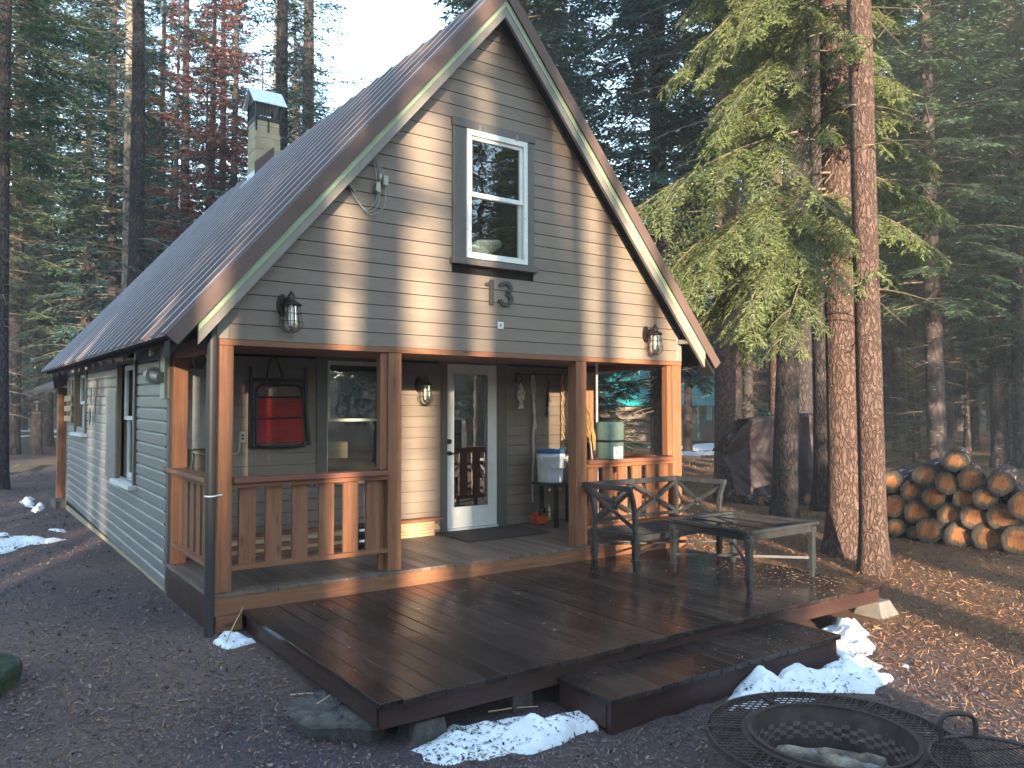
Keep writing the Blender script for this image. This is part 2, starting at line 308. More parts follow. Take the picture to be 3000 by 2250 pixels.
# ---------------------------------------------------------------- ground
def ground():
    cx, cy = -1.73, -6.61; nr, na = 150, 260
    rr = np.concatenate([[.0], .25 * (158 / .25) ** (np.arange(nr) / (nr - 1))])
    aa = np.linspace(0, 2 * math.pi, na, endpoint=False)
    X = cx + rr[:, None] * np.cos(aa)[None]; Y = cy + rr[:, None] * np.sin(aa)[None]; Z = gz(X, Y)
    rg = np.random.RandomState(3); near = (rr > .3) & (rr < 30)
    Z[near] += rg.randn(int(near.sum()), na) * .006
    v = np.stack([X, Y, Z], -1).reshape(-1, 3)
    f = []
    for i in range(len(rr) - 1):
        for k in range(na): f.append((i * na + k, (i + 1) * na + k, (i + 1) * na + (k + 1) % na, i * na + (k + 1) % na))
    me = bpy.data.meshes.new('ground'); me.from_pydata(v.tolist(), [], f); me.polygons.foreach_set('use_smooth', [True] * len(f))
    m, nt, b = newmat('forest_floor'); L = nt.links.new
    tc = N(nt, 'ShaderNodeTexCoord')
    n1 = N(nt, 'ShaderNodeTexNoise', Scale=.55, Detail=5); L(tc.outputs['Object'], n1.inputs['Vector'])
    n2 = N(nt, 'ShaderNodeTexNoise', Scale=38, Detail=8, Roughness=.75); L(tc.outputs['Object'], n2.inputs['Vector'])
    fine = ramp(nt, n2.outputs['Fac'], [(.3, (.045, .036, .036)), (.5, (.105, .081, .076)), (.66, (.165, .12, .1)), (.78, (.26, .18, .125))])
    patch = ramp(nt, n1.outputs['Fac'], [(.4, (1.05, 1.0, 1.12)), (.6, (1.7, 1.42, 1.25))])
    mx = N(nt, 'ShaderNodeMix', data_type='RGBA', blend_type='MULTIPLY'); mx.inputs[0].default_value = 1; L(fine, mx.inputs[6]); L(patch, mx.inputs[7])
    # orange needle duff under the firs to the right, grassy clearings further off
    sp = N(nt, 'ShaderNodeSeparateXYZ'); L(tc.outputs['Object'], sp.inputs[0])
    mr = N(nt, 'ShaderNodeMapRange'); mr.inputs['From Min'].default_value = 3.6; mr.inputs['From Max'].default_value = 5.5; L(sp.outputs[0], mr.inputs[0])
    duff = ramp(nt, n2.outputs['Fac'], [(.3, (.07, .038, .024)), (.5, (.19, .098, .05)), (.66, (.30, .165, .08)), (.8, (.42, .26, .14))])
    m2 = N(nt, 'ShaderNodeMix', data_type='RGBA'); L(mr.outputs[0], m2.inputs[0]); L(mx.outputs[2], m2.inputs[6]); L(duff, m2.inputs[7])
    n3 = N(nt, 'ShaderNodeTexNoise', Scale=.16, Detail=3); L(tc.outputs['Object'], n3.inputs['Vector'])
    gf = ramp(nt, n3.outputs['Fac'], [(.52, (0, 0, 0)), (.62, (1, 1, 1))])
    mr2 = N(nt, 'ShaderNodeMapRange'); mr2.inputs['From Min'].default_value = 14; mr2.inputs['From Max'].default_value = 20
    ln = N(nt, 'ShaderNodeVectorMath', operation='LENGTH'); L(tc.outputs['Object'], ln.inputs[0]); L(ln.outputs['Value'], mr2.inputs[0])
    mu = N(nt, 'ShaderNodeMath', operation='MULTIPLY'); L(gf, mu.inputs[0]); L(mr2.outputs[0], mu.inputs[1])
    grass = ramp(nt, n2.outputs['Fac'], [(.3, (.05, .06, .02)), (.7, (.16, .16, .07))])
    m3 = N(nt, 'ShaderNodeMix', data_type='RGBA'); L(mu.outputs[0], m3.inputs[0]); L(m2.outputs[2], m3.inputs[6]); L(grass, m3.inputs[7])
    L(m3.outputs[2], b.inputs['Base Color']); b.inputs['Roughness'].default_value = .9; b.inputs['Specular IOR Level'].default_value = .25
    bn = N(nt, 'ShaderNodeBump', Strength=1, Distance=.03); L(n2.outputs['Fac'], bn.inputs['Height']); L(bn.outputs[0], b.inputs['Normal'])
    me.materials.append(m); o = link('ground', me); o['kind'] = 'structure'
ground()

def inside_built(x, y):
    return ((x > -.05) & (x < 5.5) & (y > -.06) & (y < 10.4)) | ((x > .2) & (x < 5.37) & (y > -2.6) & (y < 0)) | ((x > 1.47) & (x < 3.9) & (y > -3.1) & (y < -2.5)) | (np.hypot(x - 1.99, y + 4.21) < .62)

def chips(n, rg, rmin, rmax, sel, lmin, lmax, wmin, wmax, tilt, zoff=.004, curl=.0):
    r = rmin * (rmax / rmin) ** rg.rand(n); a = D(54.7) + (rg.rand(n) - .5) * D(88)
    x = -1.73 + r * np.cos(a); y = -6.61 + r * np.sin(a)
    k = ~inside_built(x, y) & sel(x, y, rg); x, y, r = x[k], y[k], r[k]; n = len(x)
    l = (lmin + (lmax - lmin) * rg.rand(n) ** 2) * (1 + r / 14); w = (wmin + (wmax - wmin) * rg.rand(n) ** 2) * (1 + r / 8)
    t = rg.rand(n) * 2 * math.pi; el = rg.randn(n) * tilt; ro = rg.randn(n) * tilt * 1.3
    d = np.stack([np.cos(t) * np.cos(el), np.sin(t) * np.cos(el), np.sin(el)], -1)
    s = np.stack([-np.sin(t) * np.cos(ro), np.cos(t) * np.cos(ro), np.sin(ro)], -1)
    c = np.stack([x, y, gz(x, y) + zoff + rg.rand(n) * .012], -1)
    d *= l[:, None] / 2; s *= w[:, None] / 2
    return np.stack([c - d - s, c + d - s * .6, c + d + s, c - d + s * .7], 1)
rg = np.random.RandomState(11)
def matchips(name, stops):
    m, nt, b = newmat(name); g = N(nt, 'ShaderNodeNewGeometry')
    c = ramp(nt, g.outputs['Random Per Island'], stops); nt.links.new(c, b.inputs['Base Color']); b.inputs['Roughness'].default_value = .75; b.inputs['Specular IOR Level'].default_value = .3
    return m
Mchip = matchips('bark_chip', [(0, (.06, .05, .056)), (.45, (.14, .11, .112)), (.7, (.20, .145, .135)), (.88, (.25, .14, .095)), (.97, (.30, .2, .13)), (1, (.42, .3, .21))])
Mneed = matchips('dry_needle', [(0, (.08, .036, .022)), (.4, (.19, .085, .043)), (.75, (.30, .145, .072)), (1, (.42, .25, .13))])
Q = chips(120000, rg, 1.6, 26, lambda x, y, r: r.rand(len(x)) > sstep(x, 3.2, 6) * .8, .006, .030, .003, .012, .4)
tag(link('bark_mulch', quads_mesh('bark_mulch', Q, Mchip)), kind='stuff')
Q = chips(160000, rg, 3.2, 34, lambda x, y, r: r.rand(len(x)) < np.maximum(sstep(x, 2.2, 5.2), .02 + .2 * sstep(np.sin(x * 1.3 + 1.1 * np.sin(y * .9)) * np.sin(y * 1.1 + .7 * np.sin(x * 1.7)), .25, .8)), .014, .058, .0022, .0058, .5)
Q2 = chips(420, rg, 3.0, 24, lambda x, y, r: r.rand(len(x)) < .5 + .5 * (x > 3), .06, .22, .003, .006, .10, .012)
tag(link('needle_litter', quads_mesh('needle_litter', np.concatenate([Q, Q2]), Mneed)), kind='stuff')

# ---------------------------------------------------------------- cabin
W, XC, SL = 5.476, 2.725, 1.18
CT, ST = 1 / math.hypot(1, SL), SL / math.hypot(1, SL)
def zr(x, y): return 2.06 + ((x if x < XC else 2 * XC - x) + .433) * SL + .0135 * y

cabin = thing('cabin', 'taupe wooden cabin with steep brown metal roof, cedar porch posts and a number 13 gable', 'cabin', (0, 0, -.4))

def siding(mb, P, z0, z1, pitch, al, ar, holes, prof):
    k = 0; z = z0
    while z < z1 - .01:
        zt = min(z + pitch, z1); zm = (z + zt) / 2
        segs = [(al, ar)]
        for (a0, a1, h0, h1) in holes:
            if zt > h0 + .012 and z < h1 - .012:
                ns = []
                for l, r in segs:
                    lm, rm = l(zm), r(zm)
                    if a0 > lm + .01: ns.append((l, (lambda q, c=min(a0, rm): c) if a0 < rm else r))
                    if a1 < rm - .01: ns.append(((lambda q, c=max(a1, lm): c) if a1 > lm else l, r))
                segs = ns
        for l, r in segs:
            if r(zm) - l(zm) < .03: continue
            vs = []; pr = [(min(z + dz, zt), o) for dz, o in prof if z + dz <= zt + 1e-6]
            if len(pr) < 2: continue
            for zz, o in pr: vs += [P(l(zz), zz, o), P(max(r(zz), l(zz) + .001), zz, o)]
            mb.add(vs, [(2 * i, 2 * i + 1, 2 * i + 3, 2 * i + 2) for i in range(len(pr) - 1)])
        z += pitch; k += 1
    return mb
PR_FLAT = [(0, -.022), (.001, .002), (.1222, 0), (.1222, -.022), (.1285, -.022)]
PR_LAP = [(0, -.016), (.001, .004), (.095, .004), (.103, .001), (.112, -.006), (.118, -.016), (.1285, -.016)]
xl = lambda z: max(0, (z + .2 - 2.06) / SL - .433)
# gable
mb = MB(); GW = (2.225, 3.225, 2.95, 4.385)
siding(mb, lambda a, z, o: (a, -.006 - o, z), 2.073, 5.6, .1285, lambda z: .1 if z < 2.36 else xl(z), lambda z: 5.376 if z < 2.36 else 2 * XC - xl(z), [GW], PR_FLAT)
mb.build('gable_wall', M['siding'], cabin)
for x0 in (0.0, 5.379): each('corner_board', M['fascia'], cabin, .003, (x0, x0 + .097, -.012, .1, 2.074, 2.42))
# inner sheathing with the window opening left free
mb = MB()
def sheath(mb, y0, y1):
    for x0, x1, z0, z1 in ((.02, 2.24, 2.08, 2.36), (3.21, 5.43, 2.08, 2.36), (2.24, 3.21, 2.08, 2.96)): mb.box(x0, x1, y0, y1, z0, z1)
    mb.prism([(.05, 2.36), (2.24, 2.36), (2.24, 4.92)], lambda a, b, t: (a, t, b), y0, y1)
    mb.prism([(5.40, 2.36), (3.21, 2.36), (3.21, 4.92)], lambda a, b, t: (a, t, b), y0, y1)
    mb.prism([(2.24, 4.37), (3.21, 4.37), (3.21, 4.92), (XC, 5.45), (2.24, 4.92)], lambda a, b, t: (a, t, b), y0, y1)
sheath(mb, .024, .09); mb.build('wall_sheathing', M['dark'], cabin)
# gable window
win = MB()
for x0, x1, z0, z1 in ((2.225, 2.375, 2.99, 4.30), (3.14, 3.225, 2.99, 4.30)): win.box(x0, x1, -.03, .03, z0, z1)
win = MB().box(2.225, 2.378, -.03, .03, 2.985, 4.245).box(3.136, 3.225, -.03, .03, 2.985, 4.245).box(2.215, 3.235, -.042, .03, 4.245 + .055, 4.385).box(2.225, 3.225, -.03, .03, 4.245, 4.298)
gwin = win.build('window', M['trim'], cabin, .003)
MB().box(2.20, 3.25, -.07, .03, 2.925, 2.984).build('sill', M['trim'], gwin, .004)
s = MB()
s.box(2.381, 2.437, -.038, .0, 3.0, 4.297).box(3.087, 3.133, -.038, .0, 3.0, 4.297).box(2.437, 3.087, -.038, .0, 3.0, 3.052).box(2.437, 3.087, -.038, .0, 4.24, 4.297)
s.build('frame', M['oldwhite'], gwin, .002)
s = MB().box(2.439, 2.46, -.012, .02, 3.66, 4.238).box(3.05, 3.085, -.012, .02, 3.66, 4.238).box(2.46, 3.05, -.012, .02, 4.205, 4.238).box(2.439, 3.085, -.016, .02, 3.628, 3.672)
s.build('sash', M['oldwhite'], gwin, .002)
s = MB().box(2.439, 2.455, .0, .03, 3.054, 3.626).box(3.04, 3.085, .0, .03, 3.054, 3.626).box(2.455, 3.04, .0, .03, 3.054, 3.07); s.build('sash', M['sage'], gwin, .002)
MB().box(2.46, 3.05, .004, .007, 3.672, 4.205).build('pane', M['pane'], gwin)
MB().box(2.455, 3.04, .016, .019, 3.071, 3.628).build('pane', M['pane'], gwin)
for x in (2.53, 2.99):
    h = MB(); h.box(x - .012, x - .007, -.047, -.038, 4.285, 4.35).box(x + .007, x + .012, -.047, -.038, 4.285, 4.35).box(x - .007, x + .007, -.047, -.038, 4.31, 4.317); h.build('storm_window_hanger', M['panel_grey'], gwin)
# interior: floors, ceilings and partitions keep the rooms dark
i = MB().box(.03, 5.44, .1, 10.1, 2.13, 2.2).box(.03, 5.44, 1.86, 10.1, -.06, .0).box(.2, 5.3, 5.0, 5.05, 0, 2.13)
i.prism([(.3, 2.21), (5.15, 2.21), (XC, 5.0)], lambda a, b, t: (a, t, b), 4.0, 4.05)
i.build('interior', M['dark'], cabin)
# porch wall with window and door openings
mb = MB(); DO = (3.145, 4.128, 0, 2.11); PW = (1.55, 2.50, .66, 2.13)
siding(mb, lambda a, z, o: (a, 1.79 - o, z), .0, 2.13, .1285, lambda z: 0.0, lambda z: 5.33, [DO, PW], PR_FLAT)
mb.build('porch_wall', M['siding'], cabin)
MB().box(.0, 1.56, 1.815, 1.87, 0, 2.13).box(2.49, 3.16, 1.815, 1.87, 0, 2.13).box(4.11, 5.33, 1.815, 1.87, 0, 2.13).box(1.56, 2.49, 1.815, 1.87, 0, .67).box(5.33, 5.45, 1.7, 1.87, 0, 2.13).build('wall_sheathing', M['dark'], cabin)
p = MB().box(1.55, 1.676, 1.772, 1.83, .66, 2.05).box(2.37, 2.50, 1.772, 1.83, .66, 2.05).box(1.55, 2.50, 1.770, 1.83, 2.05, 2.13).box(1.53, 2.52, 1.75, 1.83, .64, .70)
pw = p.build('window', M['trim'], cabin, .003)
MB().box(1.679, 1.71, 1.785, 1.82, 1.36, 2.047).box(2.335, 2.367, 1.785, 1.82, 1.36, 2.047).box(1.71, 2.335, 1.785, 1.82, 2.0, 2.047).box(1.71, 2.335, 1.783, 1.82, 1.36, 1.392).build('sash', M['sage'], pw, .002)
MB().box(1.679, 1.692, 1.80, 1.835, .705, 1.358).box(2.352, 2.367, 1.80, 1.835, .705, 1.358).box(1.692, 2.352, 1.80, 1.835, .705, .72).build('sash', M['white'], pw, .002)
MB().box(1.71, 2.335, 1.800, 1.803, 1.392, 2.0).build('pane', M['pane'], pw); MB().box(1.692, 2.352, 1.816, 1.819, .721, 1.36).build('pane', M['pane'], pw)
# door
d = MB().box(3.231, 3.306, 1.775, 1.82, .03, 2.06).box(3.843, 3.969, 1.775, 1.82, .03, 2.06).box(3.306, 3.843, 1.775, 1.82, 1.955, 2.06).box(3.306, 3.843, 1.775, 1.82, .03, .269)
door = d.build('door', M['white'], cabin, .003)
MB().box(3.145, 3.229, 1.765, 1.84, .0, 2.11).box(3.971, 4.128, 1.765, 1.84, .0, 2.11).box(3.229, 3.971, 1.765, 1.84, 2.062, 2.11).build('door_casing', M['trim'], cabin, .003)
MB().box(3.229, 3.971, 1.74, 1.84, .002, .026).build('threshold', M['galv'], cabin)
b = MB()
for x0, x1, z0, z1 in ((3.306, 3.322, .269, 1.955), (3.827, 3.843, .269, 1.955), (3.322, 3.827, 1.939, 1.955), (3.322, 3.827, .269, .285)): b.box(x0, x1, 1.764, 1.776, z0, z1)
b.build('glazing_bead', M['white'], door, .002)
MB().box(3.306, 3.843, 1.792, 1.796, .269, 1.955).build('pane', M['doorglass'], door)
k = MB()
k.tube([(3.25, 1.775, .955), (3.25, 1.73, .955)], .026, 12).tube([(3.25, 1.735, .955), (3.29, 1.722, .953), (3.34, 1.722, .945), (3.365, 1.725, .95)], [.012, .011, .009, .006], 8)
k.build('handle', M['bronze'], door)
MB().tube([(3.25, 1.776, 1.1), (3.25, 1.745, 1.1)], .03, 14).tube([(3.25, 1.745, 1.1), (3.25, 1.735, 1.1)], .016, 10).build('deadbolt', M['bronze'], door)
# posts, beam, ceiling, floor
for (x0, x1, y0) in ((0, .14, 0), (1.546, 1.686, 0), (3.812, 3.964, 0), (5.33, 5.476, 0), (0, .135, 1.52), (5.335, 5.47, 1.6)):
    MB().box(x0, x1, y0, y0 + .14, .001, 2.021 if y0 == 0 else 2.05).build('porch_post', M['cedar_z'], cabin, .006)
MB().box(-.004, W + .004, -.006, .15, 2.022, 2.072).build('beam', M['cedar_x'], cabin, .004)
each('side_beam', M['cedar_y'], cabin, .004, (0.0, .13, .152, 1.66, 2.0, 2.12), (5.34, 5.47, .152, 1.74, 2.0, 2.12))
mb = MB()
for q in range(13): mb.box(.13, 5.34, .152 + q * .126, .152 + q * .126 + .121, 2.085, 2.1)
mb.build('porch_ceiling', M['cedar_x'], cabin)
mb = MB(); x = -.03
while x < 5.5: mb.box(x, min(x + .088, 5.51), -.035, 1.77, -.028, 0); x += .0915
mb.build('porch_floor', M['porch_floor'], cabin, .002)
each('rim_board', M['cedar_x'], cabin, .003, (-.03, 5.51, -.03, .01, -.175, -.029), (.01, .22, -.028, .0, -.31, -.178))
each('rim_board', M['deck_rim'], cabin, .003, (-.03, .0, .012, 1.62, -.20, -.029), (5.48, 5.51, .012, 1.62, -.3, -.029), (-.022, 0, .012, 1.62, -.36, -.202))
MB().box(.02, 5.45, .05, 1.7, -.45, -.18).build('foundation', M['dark'], cabin)
# railings
def railing(xa, xb, xs, wb):
    r = MB().box(xa + .003, xb - .003, -.045, .115, .888, .93).build('railing', M['cedar_cap'], cabin, .004)
    MB().box(xa + .002, xb - .002, .0, .04, .845, .886).build('top_rail', M['cedar_x'], r, .003)
    MB().box(xa + .002, xb - .002, .0, .09, .172, .212).build('bottom_rail', M['cedar_x'], r, .003)
    for x0 in xs: MB().box(x0, x0 + wb, .042, .075, .20 if wb else 0, .862).build('baluster', M['cedar_z'], r, .003)
    return r
r = railing(.14, 1.546, [.205, .428, .659, .899, 1.13, 1.349], .141)
MB().box(1.49, 1.545, .078, .116, .0, .886).build('end_stud', M['cedar_z'], r, .003)
r = railing(3.964, 5.33, [4.02, 4.245, 4.472, 4.70, 4.925, 5.14], .14)
MB().box(1.475, 1.545, .02, .10, .94, 2.02).build('jamb_stud', M['cedar_z'], cabin, .003)
MB().box(5.255, 5.329, .02, .11, .94, 2.02).build('jamb_stud', M['cedar_z'], cabin, .003)
for xs, sg in ((.0, -1), (5.47, 1)):
    r = MB().box(min(xs - .05 * -sg, xs + .12 * -sg), max(xs - .05 * -sg, xs + .12 * -sg), .142, 1.7, .888, .93).build('railing', M['cedar_y'], cabin, .004)
    MB().box(min(xs, xs - sg * .04), max(xs, xs - sg * .04), .142, 1.518, .845, .886).build('top_rail', M['cedar_y'], r, .003)
    MB().box(min(xs, xs - sg * .09), max(xs, xs - sg * .09), .142, 1.518, .172, .212).build('bottom_rail', M['cedar_y'], r, .003)
    for q in range(6):
        y0 = .19 + q * .225
        MB().box(min(xs - sg * .042, xs - sg * .075), max(xs - sg * .042, xs - sg * .075), y0, y0 + .14, .2, .862).build('baluster', M['cedar_z'], r, .003)
# side wall
W1 = (3.50, 4.56, .62, 2.06); W2 = (7.72, 9.0, 1.12, 2.12)
mb = MB()
siding(mb, lambda a, z, o: (-o, a, z + .0135 * (a - 1.6)), -.285, 2.28, .1285, lambda z: 1.69, lambda z: 10.22, [W1, W2], PR_LAP)
mb.build('side_wall', M['siding_side'], cabin)
each('corner_board', M['trim'], cabin, .003, (-.022, .05, 1.605, 1.715, -.29, 2.2), (-.012, .05, 10.2, 10.3, -.3, 2.35))
MB().box(.02, .06, 1.72, 3.5, -.3, 2.3).box(.02, .06, 4.56, 7.72, -.3, 2.3).box(.02, .06, 9.0, 10.2, -.3, 2.3).box(.02, .06, 3.5, 4.56, -.3, .6).box(.02, .06, 7.72, 9.0, -.3, 1.1).build('wall_sheathing', M['dark'], cabin)
MB().box(.0, .05, 1.65, 10.2, -.55, -.27).build('foundation', M['block'], cabin)
def side_window(y0, y1, z0, z1, zm):
    o = MB().box(-.03, .02, y0 - .11, y0, z0 - .05, z1 + .03).build('window', M['trim'], cabin, .003)
    MB().box(-.035, .16, y1, y1 + .05, z0, z1 + .02).box(-.03, .02, y1 + .05, y1 + .1, z0, z1 + .02).build('jamb', M['grey_wood'], o, .003)
    MB().box(-.09, .14, y0 - .13, y1 + .12, z0 - .055, z0 - .002).build('sill', M['oldwhite'], o, .004)
    f = MB().box(.05, .10, y0 + .002, y0 + .07, zm, z1).box(.05, .10, y1 - .07, y1 - .002, zm, z1).box(.05, .10, y0 + .07, y1 - .07, zm, zm + .05).box(.05, .10, y0 + .07, y1 - .07, z1 - .06, z1)
    f.box(.09, .13, y0 + .002, y0 + .06, z0, zm).box(.09, .13, y1 - .06, y1 - .002, z0, zm).box(.09, .13, y0 + .06, y1 - .06, z0, z0 + .08)
    f.build('sash', M['white'], o, .003)
    each('pane', M['pane'], o, 0, (.072, .075, y0 + .07, y1 - .07, zm + .05, z1 - .06), (.108, .111, y0 + .06, y1 - .06, z0 + .08, zm))
    MB().box(-.02, .16, y0, y1, z1 + .022, z1 + .07).build('head', M['trim'], o)
side_window(3.50, 4.56, .62, 2.06, 1.37); side_window(7.72, 8.95, 1.125, 2.11, 1.6)
MB().box(-.035, -.006, 4.67, 5.44, .66, 1.74).box(-.042, -.006, 4.62, 5.42, .60, .86).build('shutter', M['siding_side'], cabin, .003)
# far walls
MB().box(5.44, 5.476, 1.75, 10.2, -.4, 2.3).build('side_wall', M['siding_side'], cabin)
MB().prism([(0, -.4), (5.45, -.4), (5.45, 2.5), (XC, 5.7), (0, 2.5)], lambda a, b, t: (a, t, b), 10.2, 10.25).build('back_wall', M['siding_side'], cabin)
# roof
def roof_side(mirror):
    mb = MB(); fx = (lambda x: 2 * XC - x) if mirror else (lambda x: x); sg = -1 if mirror else 1
    prof = [(-.25, 0, 0)]; y = -.22
    while y < 10.4:
        prof += [(y, 0, 0), (y + .024, .028, 0), (y + .034, .034, 2), (y + .060, .034, 0), (y + .088, 0, 0), (y + .23, 0, 0), (y + .238, .005, 0), (y + .256, .005, 0), (y + .264, 0, 0)]; y += .41
    prof.append((10.5, 0, 0))
    P = lambda x, y, h: (fx(x - h * ST), y, zr(x, y) + h * CT)
    for (ya, ha, _), (yb, hb, mi) in zip(prof, prof[1:]):
        vs = [P(-.433, ya, ha), P(XC, ya, ha), P(XC, yb, hb), P(-.433, yb, hb)]
        mb.add(vs, [(3, 2, 1, 0) if not mirror else (0, 1, 2, 3)], mi=mi)
    y = -.22
    while y < 10.4: mb.add([P(-.434, y, 0), P(-.434, y + .024, .028), P(-.434, y + .034, .034), P(-.434, y + .060, .034), P(-.434, y + .088, 0)], [(0, 1, 2, 3, 4)], mi=2); y += .41
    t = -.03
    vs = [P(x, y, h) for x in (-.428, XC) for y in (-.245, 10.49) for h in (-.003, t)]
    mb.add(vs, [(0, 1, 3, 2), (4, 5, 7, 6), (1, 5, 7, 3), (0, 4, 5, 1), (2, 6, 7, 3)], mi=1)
    return mb, P
for mir in (False, True):
    mb, P = roof_side(mir); rf = mb.build('roof', [M['roof'], M['dark'], M['rib']], cabin)
    t = MB()          # rake trim: face board of brown metal plus its top flange
    for (h0, h1, y0, y1) in ((-.105, .006, -.262, -.246), (.006, .012, -.262, -.16)):
        t.add([P(x, y, h) for x in (-.433, XC) for y in (y0, y1) for h in (h0, h1)], [(0, 1, 3, 2), (4, 6, 7, 5), (0, 4, 5, 1), (2, 3, 7, 6), (0, 2, 6, 4), (1, 5, 7, 3)])
    t.build('rake_trim', M['roof'], rf)
    fz = lambda x, y, h: (P(x, y, 0)[0], y, zr(x, y) + h / CT)
    for nm, h0, h1, y0, y1, mm in (('trim_strip', -.152, -.1, -.236, -.205, 'green'), ('fascia', -.218, -.15, -.228, -.19, 'fascia')):
        MB().add([fz(x, y, h) for x in (-.197, XC) for y in (y0, y1) for h in (h0, h1)], [(0, 1, 3, 2), (4, 6, 7, 5), (0, 4, 5, 1), (2, 3, 7, 6), (0, 2, 6, 4), (1, 5, 7, 3)]).build(nm, M[mm], rf, .002)
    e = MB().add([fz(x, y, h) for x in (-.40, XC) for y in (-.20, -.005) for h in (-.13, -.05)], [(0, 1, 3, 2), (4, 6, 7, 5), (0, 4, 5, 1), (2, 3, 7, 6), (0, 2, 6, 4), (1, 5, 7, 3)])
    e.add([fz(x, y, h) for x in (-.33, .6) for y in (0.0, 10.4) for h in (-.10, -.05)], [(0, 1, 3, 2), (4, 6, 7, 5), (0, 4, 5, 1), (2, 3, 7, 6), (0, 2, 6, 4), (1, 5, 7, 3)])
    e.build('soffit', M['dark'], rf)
    for q in range(14):
        y = .35 + q * .72
        MB().add([fz(x, yy, h) for x in (-.30, .12) for yy in (y, y + .04) for h in (-.165, -.10)], [(0, 1, 3, 2), (4, 6, 7, 5), (0, 4, 5, 1), (2, 3, 7, 6), (0, 2, 6, 4), (1, 5, 7, 3)]).build('rafter_tail', M['fascia'], rf)
MB().prism([(-.17, -.195), (-.165, -.185), (0, .028), (.165, -.185), (.17, -.195), (0, .012)], lambda a, b, t: (XC + a, t, zr(XC, t) + b), -.27, 10.5).build('ridge_cap', M['roof'], cabin)
each('eave_return', M['fascia'], cabin, .002, (5.40, 5.62, -.17, -.03, 2.28, 2.33))
# rear lean-to
l = MB(); A = [(-.25, 10.45, 2.22), (.6, 10.45, 2.55), (.6, 12.1, 2.15), (-.62, 12.1, 1.88), (-.2, 10.55, 1.93)]
l.add([*A, *[(x, y, z - .05) for x, y, z in A]], [(0, 4, 3, 2, 1), (5, 6, 7, 8, 9)] + [(i, (i + 1) % 5, (i + 1) % 5 + 5, i + 5) for i in range(5)])
l.build('porch_roof', M['roof'], cabin)
MB().box(-.09, .11, 11.0, 11.2, -.35, 1.95).build('porch_post', M['cedar_z'], cabin, .006)
MB().box(-.16, 4, 10.35, 12.6, -.5, -.2).build('porch_floor', M['rock'], cabin, .01)
# chimney
CX0, CX1, CY0, CY1 = 2.44, 2.875, 6.95, 7.40
ch = MB(); zt = 6.55; z = 5.2; q = 0
while z < zt - .02:
    z2 = min(z + .21, zt); ch.box(CX0 + .002 * (q % 2), CX1 - .002 * (q % 2), CY0 + .002 * (q % 2), CY1, z, z2 - .006); ch.box(CX0 + .008, CX1 - .008, CY0 + .008, CY1 - .008, z2 - .008, z2 + .001); z = z2; q += 1
chim = ch.build('chimney', M['block'], cabin, .004)
c = MB()
for x in (CX0 - .01, (CX0 + CX1) / 2 - .015, CX1 - .025): c.box(x, x + .03, CY0 - .014, CY0 - .003, zt - .2 + .0, zt + .02)
for x in (CX0 - .012, CX1 - .024):
    for y in (CY0 - .012, CY1 - .02): c.box(x, x + .035, y, y + .035, zt - .12, zt + .33)
c.box(CX0 - .014, CX1 + .012, CY0 - .014, CY0 + .02, zt + .0, zt + .06).box(CX0 - .014, CX1 + .012, CY1 - .02, CY1 + .014, zt, zt + .06).box(CX0 - .013, CX0 + .02, CY0 + .02, CY1 - .02, zt, zt + .06).box(CX1 - .02, CX1 + .013, CY0 + .02, CY1 - .02, zt, zt + .06)
c.prism([(CY0 - .01, zt + .33), (CY1 + .01, zt + .33), ((CY0 + CY1) / 2, zt + .60)], lambda a, b, t: (t, a, b), CX0 - .01, CX0)
cap = c.build('spark_arrestor', M['black'], chim)
g = MB()
for q in range(17):
    x = CX0 + .02 + q * .0245; g.box(x, x + .006, CY0 + .002, CY0 + .008, zt + .06, zt + .33)
    y = CY0 + .02 + q * .0255; g.box(CX0 + .002, CX0 + .008, y, y + .006, zt + .06, zt + .33)
for q in range(12):
    z = zt + .07 + q * .022; g.box(CX0, CX1, CY0 + .003, CY0 + .007, z, z + .005); g.box(CX0 + .003, CX0 + .007, CY0, CY1, z, z + .005)
g.build('mesh_screen', M['black'], chim)
ym = (CY0 + CY1) / 2
MB().add([(x, y, z) for x in (CX0 - .07, CX1 + .09) for (y, z) in ((CY0 - .08, zt + .30), (ym, zt + .625), (CY1 + .08, zt + .30), (CY1 + .08, zt + .285), (ym, zt + .605), (CY0 - .08, zt + .285))],
         [(0, 1, 7, 6), (1, 2, 8, 7), (2, 3, 9, 8), (3, 4, 10, 9), (4, 5, 11, 10), (5, 0, 6, 11), (0, 5, 4, 1), (1, 4, 3, 2), (6, 7, 10, 11), (7, 8, 9, 10)]).build('chimney_cap', M['galv'], chim)
fl = MB()
fl.add([(x, y, zr(x, y) + h) for x in (CX0 - .02, CX1 - .12) for y in (CY0 - .02, CY0 - .006) for h in (.0, .27)], [(0, 1, 3, 2), (4, 6, 7, 5), (0, 4, 5, 1), (2, 3, 7, 6), (0, 2, 6, 4), (1, 5, 7, 3)])
fl.build('flashing', M['roof'], chim)
fl = MB().box(CX0 - .012, CX0 - .002, CY0, CY1, 5.42, 5.66)
fl.add([(CX0 - .20, CY0 - .1, zr(CX0 - .20, CY0) + .03), (CX0 - .20, CY1 + .1, zr(CX0 - .20, CY1) + .03), (CX0 - .005, CY1 + .1, zr(CX0, CY1) + .04), (CX0 - .005, CY0 - .1, zr(CX0, CY0) + .03)], [(3, 2, 1, 0)])
fl.build('flashing', M['galv'], chim)

